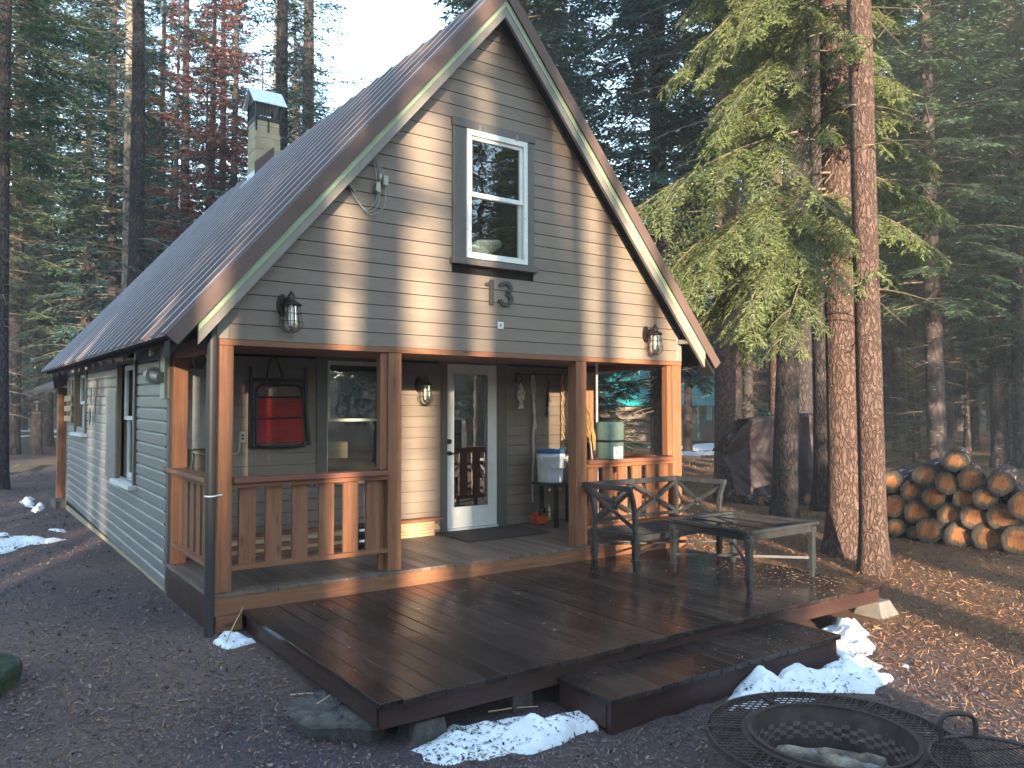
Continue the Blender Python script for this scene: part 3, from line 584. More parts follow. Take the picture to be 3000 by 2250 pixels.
# ---------------------------------------------------------------- wall lamps
def wall_lamp(x, yw, dz, label):
    """dz shifts the whole lamp; plate centre at z = 2.385 + dz"""
    t = thing('wall_lamp', label, 'wall lamp', (x, yw, 2.385 + dz), 'caged glass wall lamps')
    y = yw - .12; Z = lambda z: z + dz
    p = MB(); pr = [(math.cos(a) * .052, math.sin(a) * .098) for a in [2 * math.pi * k / 24 for k in range(24)]]
    p.prism(pr, lambda a, b, q: (x - .035 + a, yw - q, Z(2.385) + b), .001, .016).prism([(a * .82, b * .86) for a, b in pr], lambda a, b, q: (x - .035 + a, yw - q, Z(2.385) + b), .016, .026)
    p.build('back_plate', M['bronze'], t, .003)
    MB().tube([(x - .035, yw - .02, Z(2.40)), (x - .02, yw - .06, Z(2.43)), (x, y, Z(2.43))], [.014, .014, .013], 10).build('arm', M['bronze'], t)
    MB().lathe([(.0, Z(2.495)), (.010, Z(2.494)), (.010, Z(2.478)), (.018, Z(2.475)), (.032, Z(2.455)), (.036, Z(2.425)), (.037, Z(2.412)), (.06, Z(2.402)), (.088, Z(2.383)), (.090, Z(2.372)), (.078, Z(2.377)), (.0, Z(2.385))], (x, y)).build('shade', M['bronze'], t)
    MB().lathe([(.05, Z(2.38)), (.052, Z(2.32)), (.056, Z(2.24)), (.058, Z(2.21)), (.05, Z(2.178)), (.03, Z(2.152)), (.0, Z(2.145))], (x, y)).build('glass_globe', M['lampglass'], t)
    MB().lathe([(.012, Z(2.38)), (.016, Z(2.36)), (.020, Z(2.31)), (.019, Z(2.23)), (.012, Z(2.2)), (.0, Z(2.195))], (x, y), 14).build('bulb', M['bulb'], t)
    c = MB()
    for k in range(8):
        a = math.pi / 8 + k * math.pi / 4; ca, sa = math.cos(a), math.sin(a)
        c.tube([(x + ca * r, y + sa * r, Z(z)) for r, z in ((.07, 2.375), (.083, 2.29), (.094, 2.22), (.096, 2.205), (.08, 2.172), (.05, 2.148), (.012, 2.139))], .0028, 5)
    for r, z in ((.079, 2.30), (.092, 2.235)): c.tube([(x + r * math.cos(a), y + r * math.sin(a), Z(z)) for a in [2 * math.pi * k / 24 for k in range(24)]], .0026, 5, closed=True)
    c.build('cage', M['bronze'], t)
wall_lamp(.574, -.006, 0, 'caged glass lamp on the gable above the left porch opening')
wall_lamp(4.905, -.006, -.012, 'caged glass lamp on the gable above the right porch opening')
wall_lamp(2.87, 1.796, -.587, 'caged glass lamp on the porch wall left of the white door')

# house number
M['digit'] = flat('dark_metal_digit', (.055, .047, .042), .45)
num = thing('house_number', 'dark metal number 13 on the gable siding under the window', 'house number', (2.77, -.03, 2.68))
MB().prism([(2.602, 2.765), (2.606, 2.742), (2.655, 2.742), (2.655, 2.552), (2.711, 2.552), (2.711, 2.81), (2.672, 2.81), (2.64, 2.778), (2.61, 2.768)][::-1], lambda a, b, t: (a, t, b), -.034, -.02).build('digit_one', M['digit'], num, .002)
def arc(cx, cz, rx, rz, a0, a1, n=14): return [(cx + rx * math.cos(D(a0 + (a1 - a0) * k / n)), cz + rz * math.sin(D(a0 + (a1 - a0) * k / n))) for k in range(n + 1)]
d3 = MB()
def strip3(o, i):
    vs = [(a, -.034, b) for a, b in o] + [(a, -.034, b) for a, b in i] + [(a, -.02, b) for a, b in o] + [(a, -.02, b) for a, b in i]; n = len(o); fs = []
    for k in range(n - 1): fs += [(k, k + 1, n + k + 1, n + k), (2 * n + k, 2 * n + k + 1, k + 1, k), (n + k, n + k + 1, 3 * n + k + 1, 3 * n + k)]
    fs += [(0, n, 3 * n, 2 * n), (n - 1, 3 * n - 1, 4 * n - 1, 2 * n - 1)]
    d3.add(vs, fs)
strip3(arc(2.857, 2.738, .086, .07, 165, -72), arc(2.857, 2.738, .040, .032, 165, -90))
strip3(arc(2.857, 2.623, .094, .077, 76, -170), arc(2.857, 2.623, .046, .038, 92, -170))
d3.build('digit_three', M['digit'], num)
t = MB().box(2.766, 2.842, -.016, -.004, 2.312, 2.387); tp = t.build('socket_plate', M['oldwhite'], None, .006)
tag(tp, 'small flaking white plate with a rusty hole below the number 13', 'plate'); MB().tube([(2.80, -.017, 2.35), (2.80, -.019, 2.35)], .011, 10).build('rust_hole', M['rust'], tp)

# service cables under the left rake
sc = thing('cable_splices', 'grey service cables looping from two splice covers under the left roof edge', 'cables', (1.3, -.05, 3.4))
def spl(pts, n=24):
    pts = [Vector(p) for p in pts]; out = []
    for i in range(len(pts) - 1):
        p0, p1, p2, p3 = pts[max(i - 1, 0)], pts[i], pts[i + 1], pts[min(i + 2, len(pts) - 1)]
        for k in range(n // (len(pts) - 1) + 1):
            t = k / (n // (len(pts) - 1) + 1)
            out.append(.5 * ((2 * p1) + (p2 - p0) * t + (2 * p0 - 5 * p1 + 4 * p2 - p3) * t * t + (3 * p1 - p0 - 3 * p2 + p3) * t ** 3))
    return out + [pts[-1]]
for xa, za, xb, zb, zl in ((1.13, 3.50, 1.405, 3.48, 3.315), (1.135, 3.49, 1.43, 3.64, 3.30), (1.14, 3.48, 1.485, 3.55, 3.275)):
    MB().tube(spl([(xa, -.03, za), (xa + .07, -.05, za - .11), ((xa + xb) / 2 + .03, -.04, zl), (xb - .02, -.05, zl + .085), (xb, -.055, zb)]), .0048, 6).build('cable', M['panel_grey'], sc)
for x, z0, z1 in ((1.402, 3.485, 3.582), (1.478, 3.555, 3.655)):
    MB().prism([(x - .024, z0 + .014), (x + .002, z0), (x + .024, z0 + .004), (x + .024, z1 - .008), (x + .016, z1), (x - .014, z1 - .003), (x - .022, z1 - .014)][::-1], lambda a, b, t: (a, t, b), -.075, -.036).build('splice_cover', M['beige'], sc, .005)
for x0, z0, x1, z1 in ((1.395, 3.58, 1.375, 3.80), (1.43, 3.66, 1.39, 3.80), (1.47, 3.65, 1.41, 3.79)): MB().tube([(x0, -.055, z0), ((x0 + x1) / 2, -.045, (z0 + z1) / 2), (x1, -.03, z1)], .0045, 6).build('cable', M['panel_grey'], sc)
MB().tube([(1.43, -.055, 3.62), (1.43, -.055, 3.665)], .011, 8).build('connector', M['white'], sc)
MB().bar((1.12, -.05, 3.52), (1.18, -.035, 3.465), .035, .03).build('bracket', M['fascia'], sc)

# meter, riser, breaker panel, conduit, outlet
mt = thing('electric_meter', 'round grey electric meter with glass dial on the side wall', 'electric meter', (-.15, 2.0, 1.83))
MB().tube([(-.02, 1.70, 1.80), (-.10, 1.70, 1.81)], .05, 14).tube([(-.09, 1.62, 1.81), (-.09, 1.95, 1.84)], [.05, .062], 16).build('socket', M['meter'], mt)
MB().tube([(-.09, 1.93, 1.838), (-.09, 1.985, 1.842)], .088, 24).build('ring', M['beige'], mt)
MB().tube([(-.09, 1.985, 1.842), (-.09, 2.13, 1.85), (-.09, 2.155, 1.852)], [.08, .078, .066], 24).build('dial_cover', M['panel_grey'], mt)
MB().box(-.07, -.02, 1.60, 1.80, 1.60, 2.12).build('riser_box', M['beige'], mt, .006)
MB().tube([(-.05, 1.9, 1.9), (-.05, 1.86, 2.2)], .018, 8).build('riser_pipe', M['meter'], mt)
pn = thing('breaker_panel', 'tall pale grey breaker panel on the left end of the porch wall', 'breaker panel', (.32, 1.7, 1.1))
MB().box(.142, .50, 1.69, 1.79, 1.10, 1.91).build('cover', M['panel_grey'], pn, .006)
MB().box(.235, .48, 1.682, 1.689, 1.18, 1.84).build('door', M['panel_grey'], pn, .002)
for (a, b_, c_) in (((.25, 1.74, 1.9), (.22, 1.72, 2.0), (.30, 1.74, 2.08)), ((.33, 1.74, 1.9), (.36, 1.70, 2.0), (.33, 1.74, 2.09)), ((.30, 1.74, 1.9), (.37, 1.72, 1.97), (.38, 1.74, 2.09))):
    MB().tube(spl([a, b_, c_]), .012, 6).build('cable', M['beige'], pn)
MB().tube(spl([(.22, 1.74, 1.11), (.22, 1.72, 1.0), (.21, 1.74, .8), (.21, 1.74, .1)]), .013, 8).build('cable', M['beige'], pn)
MB().tube(spl([(.19, 1.75, 1.11), (.26, 1.73, 1.06), (.42, 1.76, 1.03), (.66, 1.765, 1.03), (.70, 1.76, 1.08), (.705, 1.765, 1.16)]), .008, 6).build('cable', M['beige'], pn)
cd = thing('conduit_riser', 'dark grey conduit pipe strapped beside the left corner post', 'conduit', (-.065, -.06, -.31))
MB().tube([(-.05, -.06, -.34), (-.05, -.06, 2.33)], .040, 18).build('pipe', M['conduit'], cd)
MB().tube([(-.05 + .043 * math.cos(a), -.06 + .043 * math.sin(a), .80) for a in [2 * math.pi * k / 20 for k in range(20)]], .007, 6, closed=True).tube([(-.01, -.075, .80), (.05, -.02, .80)], .008, 6).build('strap', M['galv'], cd)
ot = thing('outlet_box', 'small grey outlet box on the porch wall between panel and folding chair', 'outlet', (.735, 1.78, 1.2))
MB().box(.702, .768, 1.762, 1.796, 1.152, 1.262).build('cover', M['panel_grey'], ot, .004)
for z in (1.18, 1.215): MB().box(.725, .755, 1.757, 1.761, z, z + .02).build('socket', M['conduit'], ot)
lc = thing('loose_board', 'thin pale board lodged under the eave above the side window', 'board', (-.2, 4.2, 2.05))
MB().bar((-.22, 5.7, 2.15), (-.2, 2.75, 2.055), .16, .018).build('plank', M['lumber'], lc)
# metal ornaments on the side wall
def ornament(name, label, pts, y, z, s, m):
    o = MB().prism([(y - a * s, z + b * s) for a, b in pts], lambda a, b, t: (t, a, b), -.06, -.052).build(name, M[m]); tag(o, label, 'ornament', 'metal wall ornaments')
fishp = [(0, .02), (.1, .1), (.28, .13), (.42, .06), (.55, .12), (.52, 0), (.55, -.12), (.42, -.06), (.28, -.12), (.1, -.09)]
bearp = [(0, .1), (.08, .17), (.2, .15), (.4, .2), (.52, .12), (.54, -.14), (.46, -.14), (.44, .0), (.24, 0), (.22, -.14), (.13, -.14), (.12, .03), (.03, .05)]
ornament('wall_ornament', 'rust red fish cutout, uppermost ornament on the side wall', [(b, -a) for a, b in fishp], 6.15, 1.95, .5, 'rust')
ornament('wall_ornament', 'dark bear cutout between the two rust red fish on the side wall', [(b - .1, a - .3) for a, b in bearp], 6.75, 1.72, .5, 'black')
ornament('wall_ornament', 'rust red fish cutout, lower of the two on the side wall', [(b, -a) for a, b in fishp], 6.3, 1.70, .45, 'rust')
ornament('wall_ornament', 'dark round cutout, lowest ornament on the side wall', [(.2 * math.cos(a) + .03 * math.cos(3 * a), .32 * math.sin(a)) for a in [2 * math.pi * k / 16 for k in range(16)]], 6.85, 1.40, .42, 'black')
sr = thing('slat_rack', 'raw wood slat rack hung beside the far side window', 'rack', (-.05, 9.7, 1.3))
each('upright', M['lumber'], sr, .003, (-.05, -.02, 9.22, 9.34, 1.30, 2.04), (-.05, -.02, 9.75, 9.83, 1.30, 2.04))
for z in (1.30, 1.48, 1.66): MB().box(-.075, -.052, 9.12, 10.12, z, z + .10).build('slat', M['lumber'], sr, .003)

# ---------------------------------------------------------------- things on the porch
fc = thing('folding_chair', 'black framed folding chair with red cord webbing hung on the porch wall', 'folding chair', (1.1, 1.74, 1.1))
MB().tube([(.80, 1.72, 1.95), (.795, 1.71, 1.5), (.80, 1.72, 1.09)], .019, 10).build('armrest', M['black'], fc); MB().tube([(1.395, 1.72, 1.955), (1.40, 1.71, 1.5), (1.435, 1.70, 1.11)], .024, 10).build('armrest', M['black'], fc)
rr = [(.86, 1.14), (.86, 1.70), (.88, 1.74), (.92, 1.762), (1.29, 1.762), (1.335, 1.74), (1.352, 1.70), (1.385, 1.16), (1.36, 1.115), (1.31, 1.10), (.92, 1.10), (.875, 1.115)]
MB().tube([(a, 1.70, b) for a, b in rr], .0165, 8, closed=True).build('back_frame', M['black'], fc)
MB().tube([(.82, 1.725, 1.10), (.82, 1.725, 1.80)], .012, 8).tube([(1.375, 1.725, 1.12), (1.37, 1.725, 1.80)], .012, 8).tube([(.80, 1.715, 1.81), (1.39, 1.715, 1.818)], .019, 8).tube([(.83, 1.69, 1.40), (1.39, 1.69, 1.41)], .01, 8).tube([(.86, 1.70, 1.625), (1.36, 1.70, 1.63)], .012, 8).tube([(.81, 1.73, 1.10), (1.40, 1.73, 1.10)], .014, 8).build('leg_frame', M['black'], fc)
c = MB()
for q in range(25):
    z = 1.155 + q * .0188; k = (z - 1.15) / .47; c.tube([(.873, 1.698, z), (1.12, 1.694, z - .003), (1.378 - .022 * k, 1.698, z + .002)], .0068, 6)
c.build('cord_webbing', M['red'], fc)
MB().tube(spl([(.965, 1.71, 1.82), (.99, 1.715, 1.96), (1.01, 1.72, 2.03), (1.045, 1.72, 2.055), (1.08, 1.72, 2.03), (1.11, 1.715, 1.95), (1.14, 1.71, 1.83)]), .0095, 7).build('hanging_strap', M['black'], fc)
dm = MB(); dm.add([(3.01, 1.66, .003), (2.985, .905, .003), (4.17, .92, .003), (4.215, 1.66, .003), (3.01, 1.66, .016), (2.985, .905, .016), (4.17, .92, .016), (4.215, 1.66, .016)], [(0, 3, 2, 1), (4, 5, 6, 7), (0, 1, 5, 4), (1, 2, 6, 5), (2, 3, 7, 6), (3, 0, 4, 7)])
tag(dm.build('door_mat', M['mat'], None, .004), 'dark brown rectangular mat on the porch floor before the door', 'door mat')
# rod with hanging things
hr = thing('hanging_rod', 'thin black iron rod with hooks on the porch wall right of the door', 'rod', (4.7, 1.74, 1.96))
MB().tube([(4.235, 1.74, 1.957), (5.2, 1.74, 1.962)], .0085, 8).build('rod', M['black'], hr)
for x in (4.29, 4.53, 4.80, 5.04): MB().tube([(x + .022 * math.cos(a), 1.735, 1.955 + .026 * math.sin(a)) for a in [2 * math.pi * k / 14 for k in range(14)]], .006, 6, closed=True).build('hook', M['black'], hr)
pu = thing('pulley_block', 'small dark pulley wheel hanging at the left end of the iron rod', 'pulley', (4.29, 1.73, 1.9))
MB().tube([(4.29, 1.745, 1.895), (4.29, 1.715, 1.895)], .052, 20).build('wheel', M['bronze'], pu); MB().tube([(4.29, 1.712, 1.895), (4.29, 1.708, 1.895)], .012, 10).build('axle', M['galv'], pu)
f = MB(); body = [(4.315, 1.845), (4.285, 1.80), (4.262, 1.74), (4.258, 1.66), (4.272, 1.61), (4.30, 1.585), (4.285, 1.545), (4.265, 1.50), (4.32, 1.508), (4.372, 1.50), (4.355, 1.55), (4.342, 1.60), (4.375, 1.63), (4.385, 1.70), (4.365, 1.76), (4.338, 1.81)]
f.prism(body, lambda a, b, t: (a, t, b), 1.72, 1.735)
M['fish'] = mat('speckled_fish_paint', [(.35, (.22, .05, .02)), (.45, (.55, .46, .36)), (.65, (.65, .58, .48))], scale=22, rough=.6)
fo = f.build('fish_ornament', M['fish'], None, .004); tag(fo, 'speckled white wooden fish hanging under the pulley wheel', 'ornament')
MB().tube([(4.29, 1.718, 1.765), (4.29, 1.714, 1.765)], .009, 8).build('eye', M['black'], fo)
ro = thing('hanging_rope', 'off white rope hanging knotted from the iron rod nearly to the floor', 'rope', (4.52, 1.73, .26))
MB().tube(spl([(4.512, 1.735, 1.95), (4.505, 1.73, 1.75), (4.52, 1.725, 1.62), (4.54, 1.73, 1.5), (4.53, 1.72, 1.35), (4.515, 1.73, 1.1), (4.525, 1.73, .9), (4.51, 1.735, .6), (4.51, 1.735, .27)], 40), [.017] * 49 if False else .016, 7).build('strand', M['rope'], ro)
MB().tube(spl([(4.535, 1.73, 1.95), (4.548, 1.725, 1.80), (4.535, 1.72, 1.66), (4.515, 1.72, 1.55), (4.53, 1.72, 1.40), (4.55, 1.72, 1.33), (4.563, 1.72, 1.27), (4.55, 1.72, 1.24), (4.535, 1.72, 1.28), (4.54, 1.72, 1.36)], 40), .0095, 6).build('strand', M['rope'], ro)
def chain_of(name, label, x0, z0, x1, z1, r, m, n):
    t = thing(name, label, 'hanging trinkets', (x0, 1.73, z1)); c = MB(); rr_ = random.Random(5)
    for k in range(n):
        u = k / (n - 1); x, z = x0 + (x1 - x0) * u + rr_.uniform(-.006, .006), z0 + (z1 - z0) * u
        c.tube([(x + r * math.cos(a) * .8, 1.725 + r * .5 * math.sin(a) * (k % 2), z + r * 1.5 * math.sin(a)) for a in [2 * math.pi * q / 10 for q in range(10)]], r * .35, 5, closed=True)
    c.build('links', m, t); return t
t = chain_of('iron_chain', 'rusty dark chain with a red cord loop, third item on the rod', 4.775, 1.93, 4.745, 1.42, .02, M['bronze'], 22)
MB().tube(spl([(4.80, 1.72, 1.95), (4.762, 1.715, 1.82), (4.765, 1.715, 1.70), (4.80, 1.715, 1.615), (4.825, 1.715, 1.61)]), .006, 6).build('red_cord', M['rust'], t)
t = chain_of('wind_chime', 'long string of driftwood and shells hanging above the white bucket', 5.02, 1.93, 5.02, .98, .02, M['lumber'], 30)
c = MB(); rr_ = random.Random(8)
for k in range(16):
    z = 1.76 - k * .049; x = 5.02 + rr_.uniform(-.015, .012); c.bar((x, 1.70, z), (x + rr_.uniform(-.02, .02), 1.70, z - rr_.uniform(.03, .06)), rr_.uniform(.012, .03), .008)
c.build('driftwood', M['lumber'], t); MB().tube([(5.065, 1.735, 1.93), (5.06, 1.735, 1.03)], .011, 6).build('cord', M['bronze'], t)
c = MB().bar((4.985, 1.7, .968), (5.06, 1.7, .972), .02, .018); c.build('stick', M['rope'], t)
MB().tube([(5.0, 1.715, 1.90), (4.985, 1.705, 1.86), (4.99, 1.71, 1.82)], [.02, .032, .015], 8).build('ribbon', M['orange'], t)
# stool, bucket and clutter
st = thing('stool', 'low black stool carrying the white bucket', 'stool', (4.62, 1.35, 0))
MB().box(4.36, 4.98, 1.18, 1.56, .53, .565).build('seat', M['black'], st, .006)
for x in (4.50, 4.93):
    for y in (1.22, 1.52): MB().box(x - .022, x + .022, y - .022, y + .022, .0, .529).build('leg', M['black'], st)
bk = thing('bucket', 'white plastic bucket with blue rim and wire handle on the stool', 'bucket', (4.60, 1.37, .566))
BX = bk
MB().lathe([(.0, .567), (.155, .567), (.160, .58), (.176, .88), (.184, .885), (.184, .90), (.177, .903), (.178, .935), (.18, .94), (.172, .94), (.15, .58), (.0, .575)], (4.60, 1.37), 36).build('body', M['bucket'], bk)
MB().lathe([(.178, .936), (.190, .937), (.192, .972), (.184, .982), (.17, .98), (.168, .955), (.0, .95)], (4.60, 1.37), 36).build('lid_ring', M['blue'], bk)
MB().tube(spl([(4.43, 1.32, .885), (4.45, 1.22, .80), (4.53, 1.18, .755), (4.60, 1.172, .745), (4.66, 1.175, .75), (4.735, 1.23, .80), (4.765, 1.32, .885)]), .0035, 6).tube([(4.585, 1.171, .745), (4.65, 1.172, .748)], .009, 8).build('handle', M['chrome'], bk)
for x in (4.418, 4.778): MB().box(x - .012, x + .012, 1.30, 1.35, .86, .92).build('ear', M['bucket'], bk, .004)
bk.location.x -= .075
sw = thing('chainsaw', 'orange chainsaw lying on the porch floor beside the stool', 'chainsaw', (4.44, 1.5, 0))
MB().box(4.37, 4.53, 1.44, 1.62, .02, .13).box(4.40, 4.50, 1.46, 1.6, .13, .165).build('body', M['orange'], sw, .02)
MB().tube(spl([(4.40, 1.46, .12), (4.41, 1.44, .2), (4.50, 1.46, .22), (4.53, 1.5, .16)]), .011, 8).tube([(4.51, 1.6, .09), (4.62, 1.64, .10), (4.64, 1.66, .05)], .016, 8).build('handle', M['black'], sw)
dt = thing('metal_duct', 'crumpled silver duct tube standing behind the right inner post', 'duct', (4.96, 1.35, 0))
pts = spl([(4.92, 1.30, .0), (4.91, 1.30, .3), (4.95, 1.34, .6), (4.93, 1.38, .78), (4.86, 1.42, .9)], 44)
MB().tube(pts, [.075 + .007 * math.sin(k * 2.2) for k in range(len(pts))], 16).build('tube', M['galv'], dt)
ch_ = thing('broom_bundle', 'bundle of old tools and a yellow broom leaning in the porch corner', 'tool bundle', (5.2, 1.3, 0))
c = MB(); rr_ = random.Random(3)
for k in range(26): c.tube([(5.22 + rr_.uniform(-.07, .07), 1.3 + rr_.uniform(-.06, .06), .95), (5.13 + rr_.uniform(-.05, .05), 1.36 + rr_.uniform(-.05, .05), 1.5 + rr_.uniform(-.1, .06))], .007, 4)
M['straw'] = flat('broom_straw', (.26, .16, .05), .8)
c.build('bristles', M['straw'], ch_)
MB().tube([(5.22, 1.25, .02), (5.17, 1.33, 1.05)], .05, 8).tube([(5.24, 1.35, .02), (5.07, 1.4, 1.46)], .014, 6).tube([(5.12, 1.2, .02), (5.03, 1.4, 1.40)], .016, 6).build('handle', M['bronze'], ch_)
pl_ = MB().tube([(4.66, .62, .002), (4.66, .62, 2.08)], .016, 10).build('white_pole', M['white']); tag(pl_, 'slim white pole standing on the porch behind the green roll', 'pole')
gr = thing('sleeping_pad', 'sage green rolled foam pad with strap and white tag on the right railing', 'rolled pad', (4.345, .045, .933))
pts = [(.172 + .004 * math.cos(2 * a)) for a in range(40)]
MB().lathe([(.0, .934), (.145, .934), (.155, .945), (.158, 1.10), (.152, 1.135), (.158, 1.17), (.158, 1.33), (.15, 1.348), (.13, 1.352), (.11, 1.34), (.06, 1.345), (.0, 1.338)], (4.345, .045), 40).build('roll', M['rollgreen'], gr)
MB().lathe([(.1545, 1.122), (.1565, 1.124), (.1565, 1.148), (.1545, 1.15)], (4.345, .045), 40).build('strap', M['black'], gr)
tg = MB(); ang = [D(-118 + k * 6) for k in range(9)]
tg.add([(4.345 + .1605 * math.cos(a), .045 + .1605 * math.sin(a), z) for a in ang for z in (.938, 1.075)], [(2 * k, 2 * k + 2, 2 * k + 3, 2 * k + 1) for k in range(8)])
tgo = tg.build('paper_tag', M['white'], gr)
for a, z, w, h_ in ((-107, 1.05, .004, .015), (-106, 1.015, .01, .012), (-104, .985, .02, .004), (-80, .955, .01, .016)):
    a = D(a); p = Vector((4.345 + .162 * math.cos(a), .045 + .162 * math.sin(a), z)); s_ = Vector((-math.sin(a), math.cos(a), 0)) * w
    ik = MB(); ik.add([p - s_ - Vector((0, 0, h_ / 2)), p + s_ - Vector((0, 0, h_ / 2)), p + s_ + Vector((0, 0, h_ / 2)), p - s_ + Vector((0, 0, h_ / 2))], [(0, 1, 2, 3)]); ik.build('print', M['debris'], gr)
# lumber stacked along the porch wall, each board a thing
rr_ = random.Random(4)
for k in range(6):
    z = .002 + k * .034
    x0, x1 = .55 + rr_.uniform(-.05, .05), 3.0 + rr_.uniform(-.06, .05)
    if k == 5: x1 = 3.08
    y0 = 1.585 + rr_.uniform(0, .012)
    o = MB().box(x0, x1, y0, y0 + .14, z, z + .031).build('lumber_board', M['lumber'] if k not in (5,) else M['cedar_x'], None, .002)
    tag(o, 'raw board in the low lumber stack along the porch wall, left of the door' if k < 5 else 'reddish board lying on top of the lumber stack along the porch wall', 'board', 'boards stacked on the porch')
for k in range(4):
    z = .002 + k * .045; o = MB().box(.35 + .03 * k, 1.72 + .05 * (k % 2), 1.40, 1.55, z, z + .04).build('lumber_board', M['lumber'] if k % 2 else M['cedar_x'], None, .002)
    tag(o, ['reddish board at the bottom of the front lumber stack behind the left railing', 'pale board second from the bottom behind the left railing', 'reddish board third from the bottom behind the left railing', 'pale board topmost in the front stack behind the left railing'][k], 'board', 'boards stacked on the porch')
for k in range(2):
    bg = thing('cement_bag', ['black and white cement bag lying lowest behind the left railing', 'black and white cement bag lying on top of the other one'][k], 'cement bag', (1.98, 1.4, .002 + k * .115), 'cement bags')
    z = .003 + k * .115
    MB().box(1.80, 2.18, 1.25, 1.58, z, z + .11).build('bag', M['black'], bg, .035)
    MB().box(1.83, 2.15, 1.243, 1.249, z + .068, z + .092).build('white_band', M['white'], bg)
    MB().prism([(1.93, z + .012), (2.06, z + .034), (1.93, z + .06)], lambda a, b, q: (a, q, b), 1.2445, 1.249).build('white_triangle', M['white'], bg)
    cu = bpy.data.curves.new('txt', 'FONT'); cu.body = 'ETE'; cu.size = .03; to = bpy.data.objects.new('txt', cu); C.objects.link(to)
    me = bpy.data.meshes.new_from_object(to.evaluated_get(bpy.context.evaluated_depsgraph_get())); bpy.data.objects.remove(to); me.materials.clear(); me.materials.append(M['black'])
    lo = link('lettering', me, bg); me.transform(Matrix.Translation((1.935 - 1.98, 1.243 - 1.4, z + .024 - (.002 + k * .115))) @ Matrix.Rotation(D(90), 4, 'X')); 
# inside the windows
bx = MB().box(1.69, 2.02, 2.0, 2.25, .93, 1.12).build('wooden_box', M['lumber'], None, .006); tag(bx, 'small pale wooden box behind the lower pane of the porch window', 'box')
pil = MB().prism([(2.46, 3.02), (2.80, 3.10), (3.0, 3.22), (2.98, 3.30), (2.72, 3.27), (2.46, 3.12)], lambda a, b, t: (a, t, b), .22, .45).build('pillow', M['rope'], None, .03); tag(pil, 'pale cushion lying behind the lower pane of the gable window', 'pillow')

# ---------------------------------------------------------------- deck and step
DZ = -.15
dk = thing('deck', 'dark wet wooden deck of wide boards in front of the porch', 'deck', (2.8, -1.3, -.45))
mb = MB(); x = .2236; rr_ = random.Random(2)
while x < 5.35:
    x1 = min(x + .1385, 5.3545); e = rr_.uniform(-.006, .006); mb.box(x, x1, -2.58 + e, -.032, DZ - .035, DZ + rr_.uniform(-.0015, .0015)); x += .1425
mb.build('deck_boards', M['deck'], dk, .004)
each('rim_board', M['deck_rim'], dk, .003, (.245, 5.335, -2.555, -2.515, -.305, DZ - .037), (.245, 5.335, -.075, -.04, -.305, DZ - .037))
each('side_rim', M['deck_rim'], dk, .003, (.236, .276, -2.513, -.08, -.30, DZ - .037), (5.305, 5.345, -2.513, -.08, -.30, DZ - .037))
j = MB()
for k in range(8): j.box(.5 + k * .62, .54 + k * .62, -2.51, -.08, -.29, DZ - .04)
j.build('joists', M['dark'], dk)
MB().add([(x, y, z) for (x, y, z) in [(5.28, -2.62, -.49), (5.62, -2.62, -.49), (5.62, -2.3, -.49), (5.28, -2.3, -.49), (5.32, -2.57, -.31), (5.50, -2.57, -.31), (5.50, -2.38, -.31), (5.32, -2.38, -.31)]], [(3, 2, 1, 0), (4, 5, 6, 7), (0, 1, 5, 4), (1, 2, 6, 5), (2, 3, 7, 6), (3, 0, 4, 7)]).build('footing', M['concrete'], dk, .01)
each('footing', M['rock'], dk, .01, (1.2, 1.36, -2.48, -2.3, -.5, -.307), (3.9, 4.06, -2.48, -2.3, -.5, -.307))
o = MB().prism([(.42, -.48), (.70, -.48), (.665, -.325), (.47, -.325)], lambda a, b, t: (a, t, b), -2.54, -2.36).build('support_block', M['rock'], dk, .01)
stp = thing('deck_step', 'low dark wooden step platform at the front of the deck', 'step', (2.68, -2.8, -.45))
mb = MB(); x = 1.492
while x < 3.86:
    x1 = min(x + .1385, 3.8668); mb.box(x, x1, -3.084 + rr_.uniform(-.005, .005), -2.562, -.2835, -.2485 + rr_.uniform(-.0015, .0015)); x += .1425
mb.build('step_boards', M['deck'], stp, .004)
each('rim_board', M['deck_rim'], stp, .003, (1.51, 3.85, -3.06, -3.02, -.47, -.286), (1.505, 1.545, -3.018, -2.57, -.44, -.286), (3.81, 3.852, -3.018, -2.57, -.46, -.286))
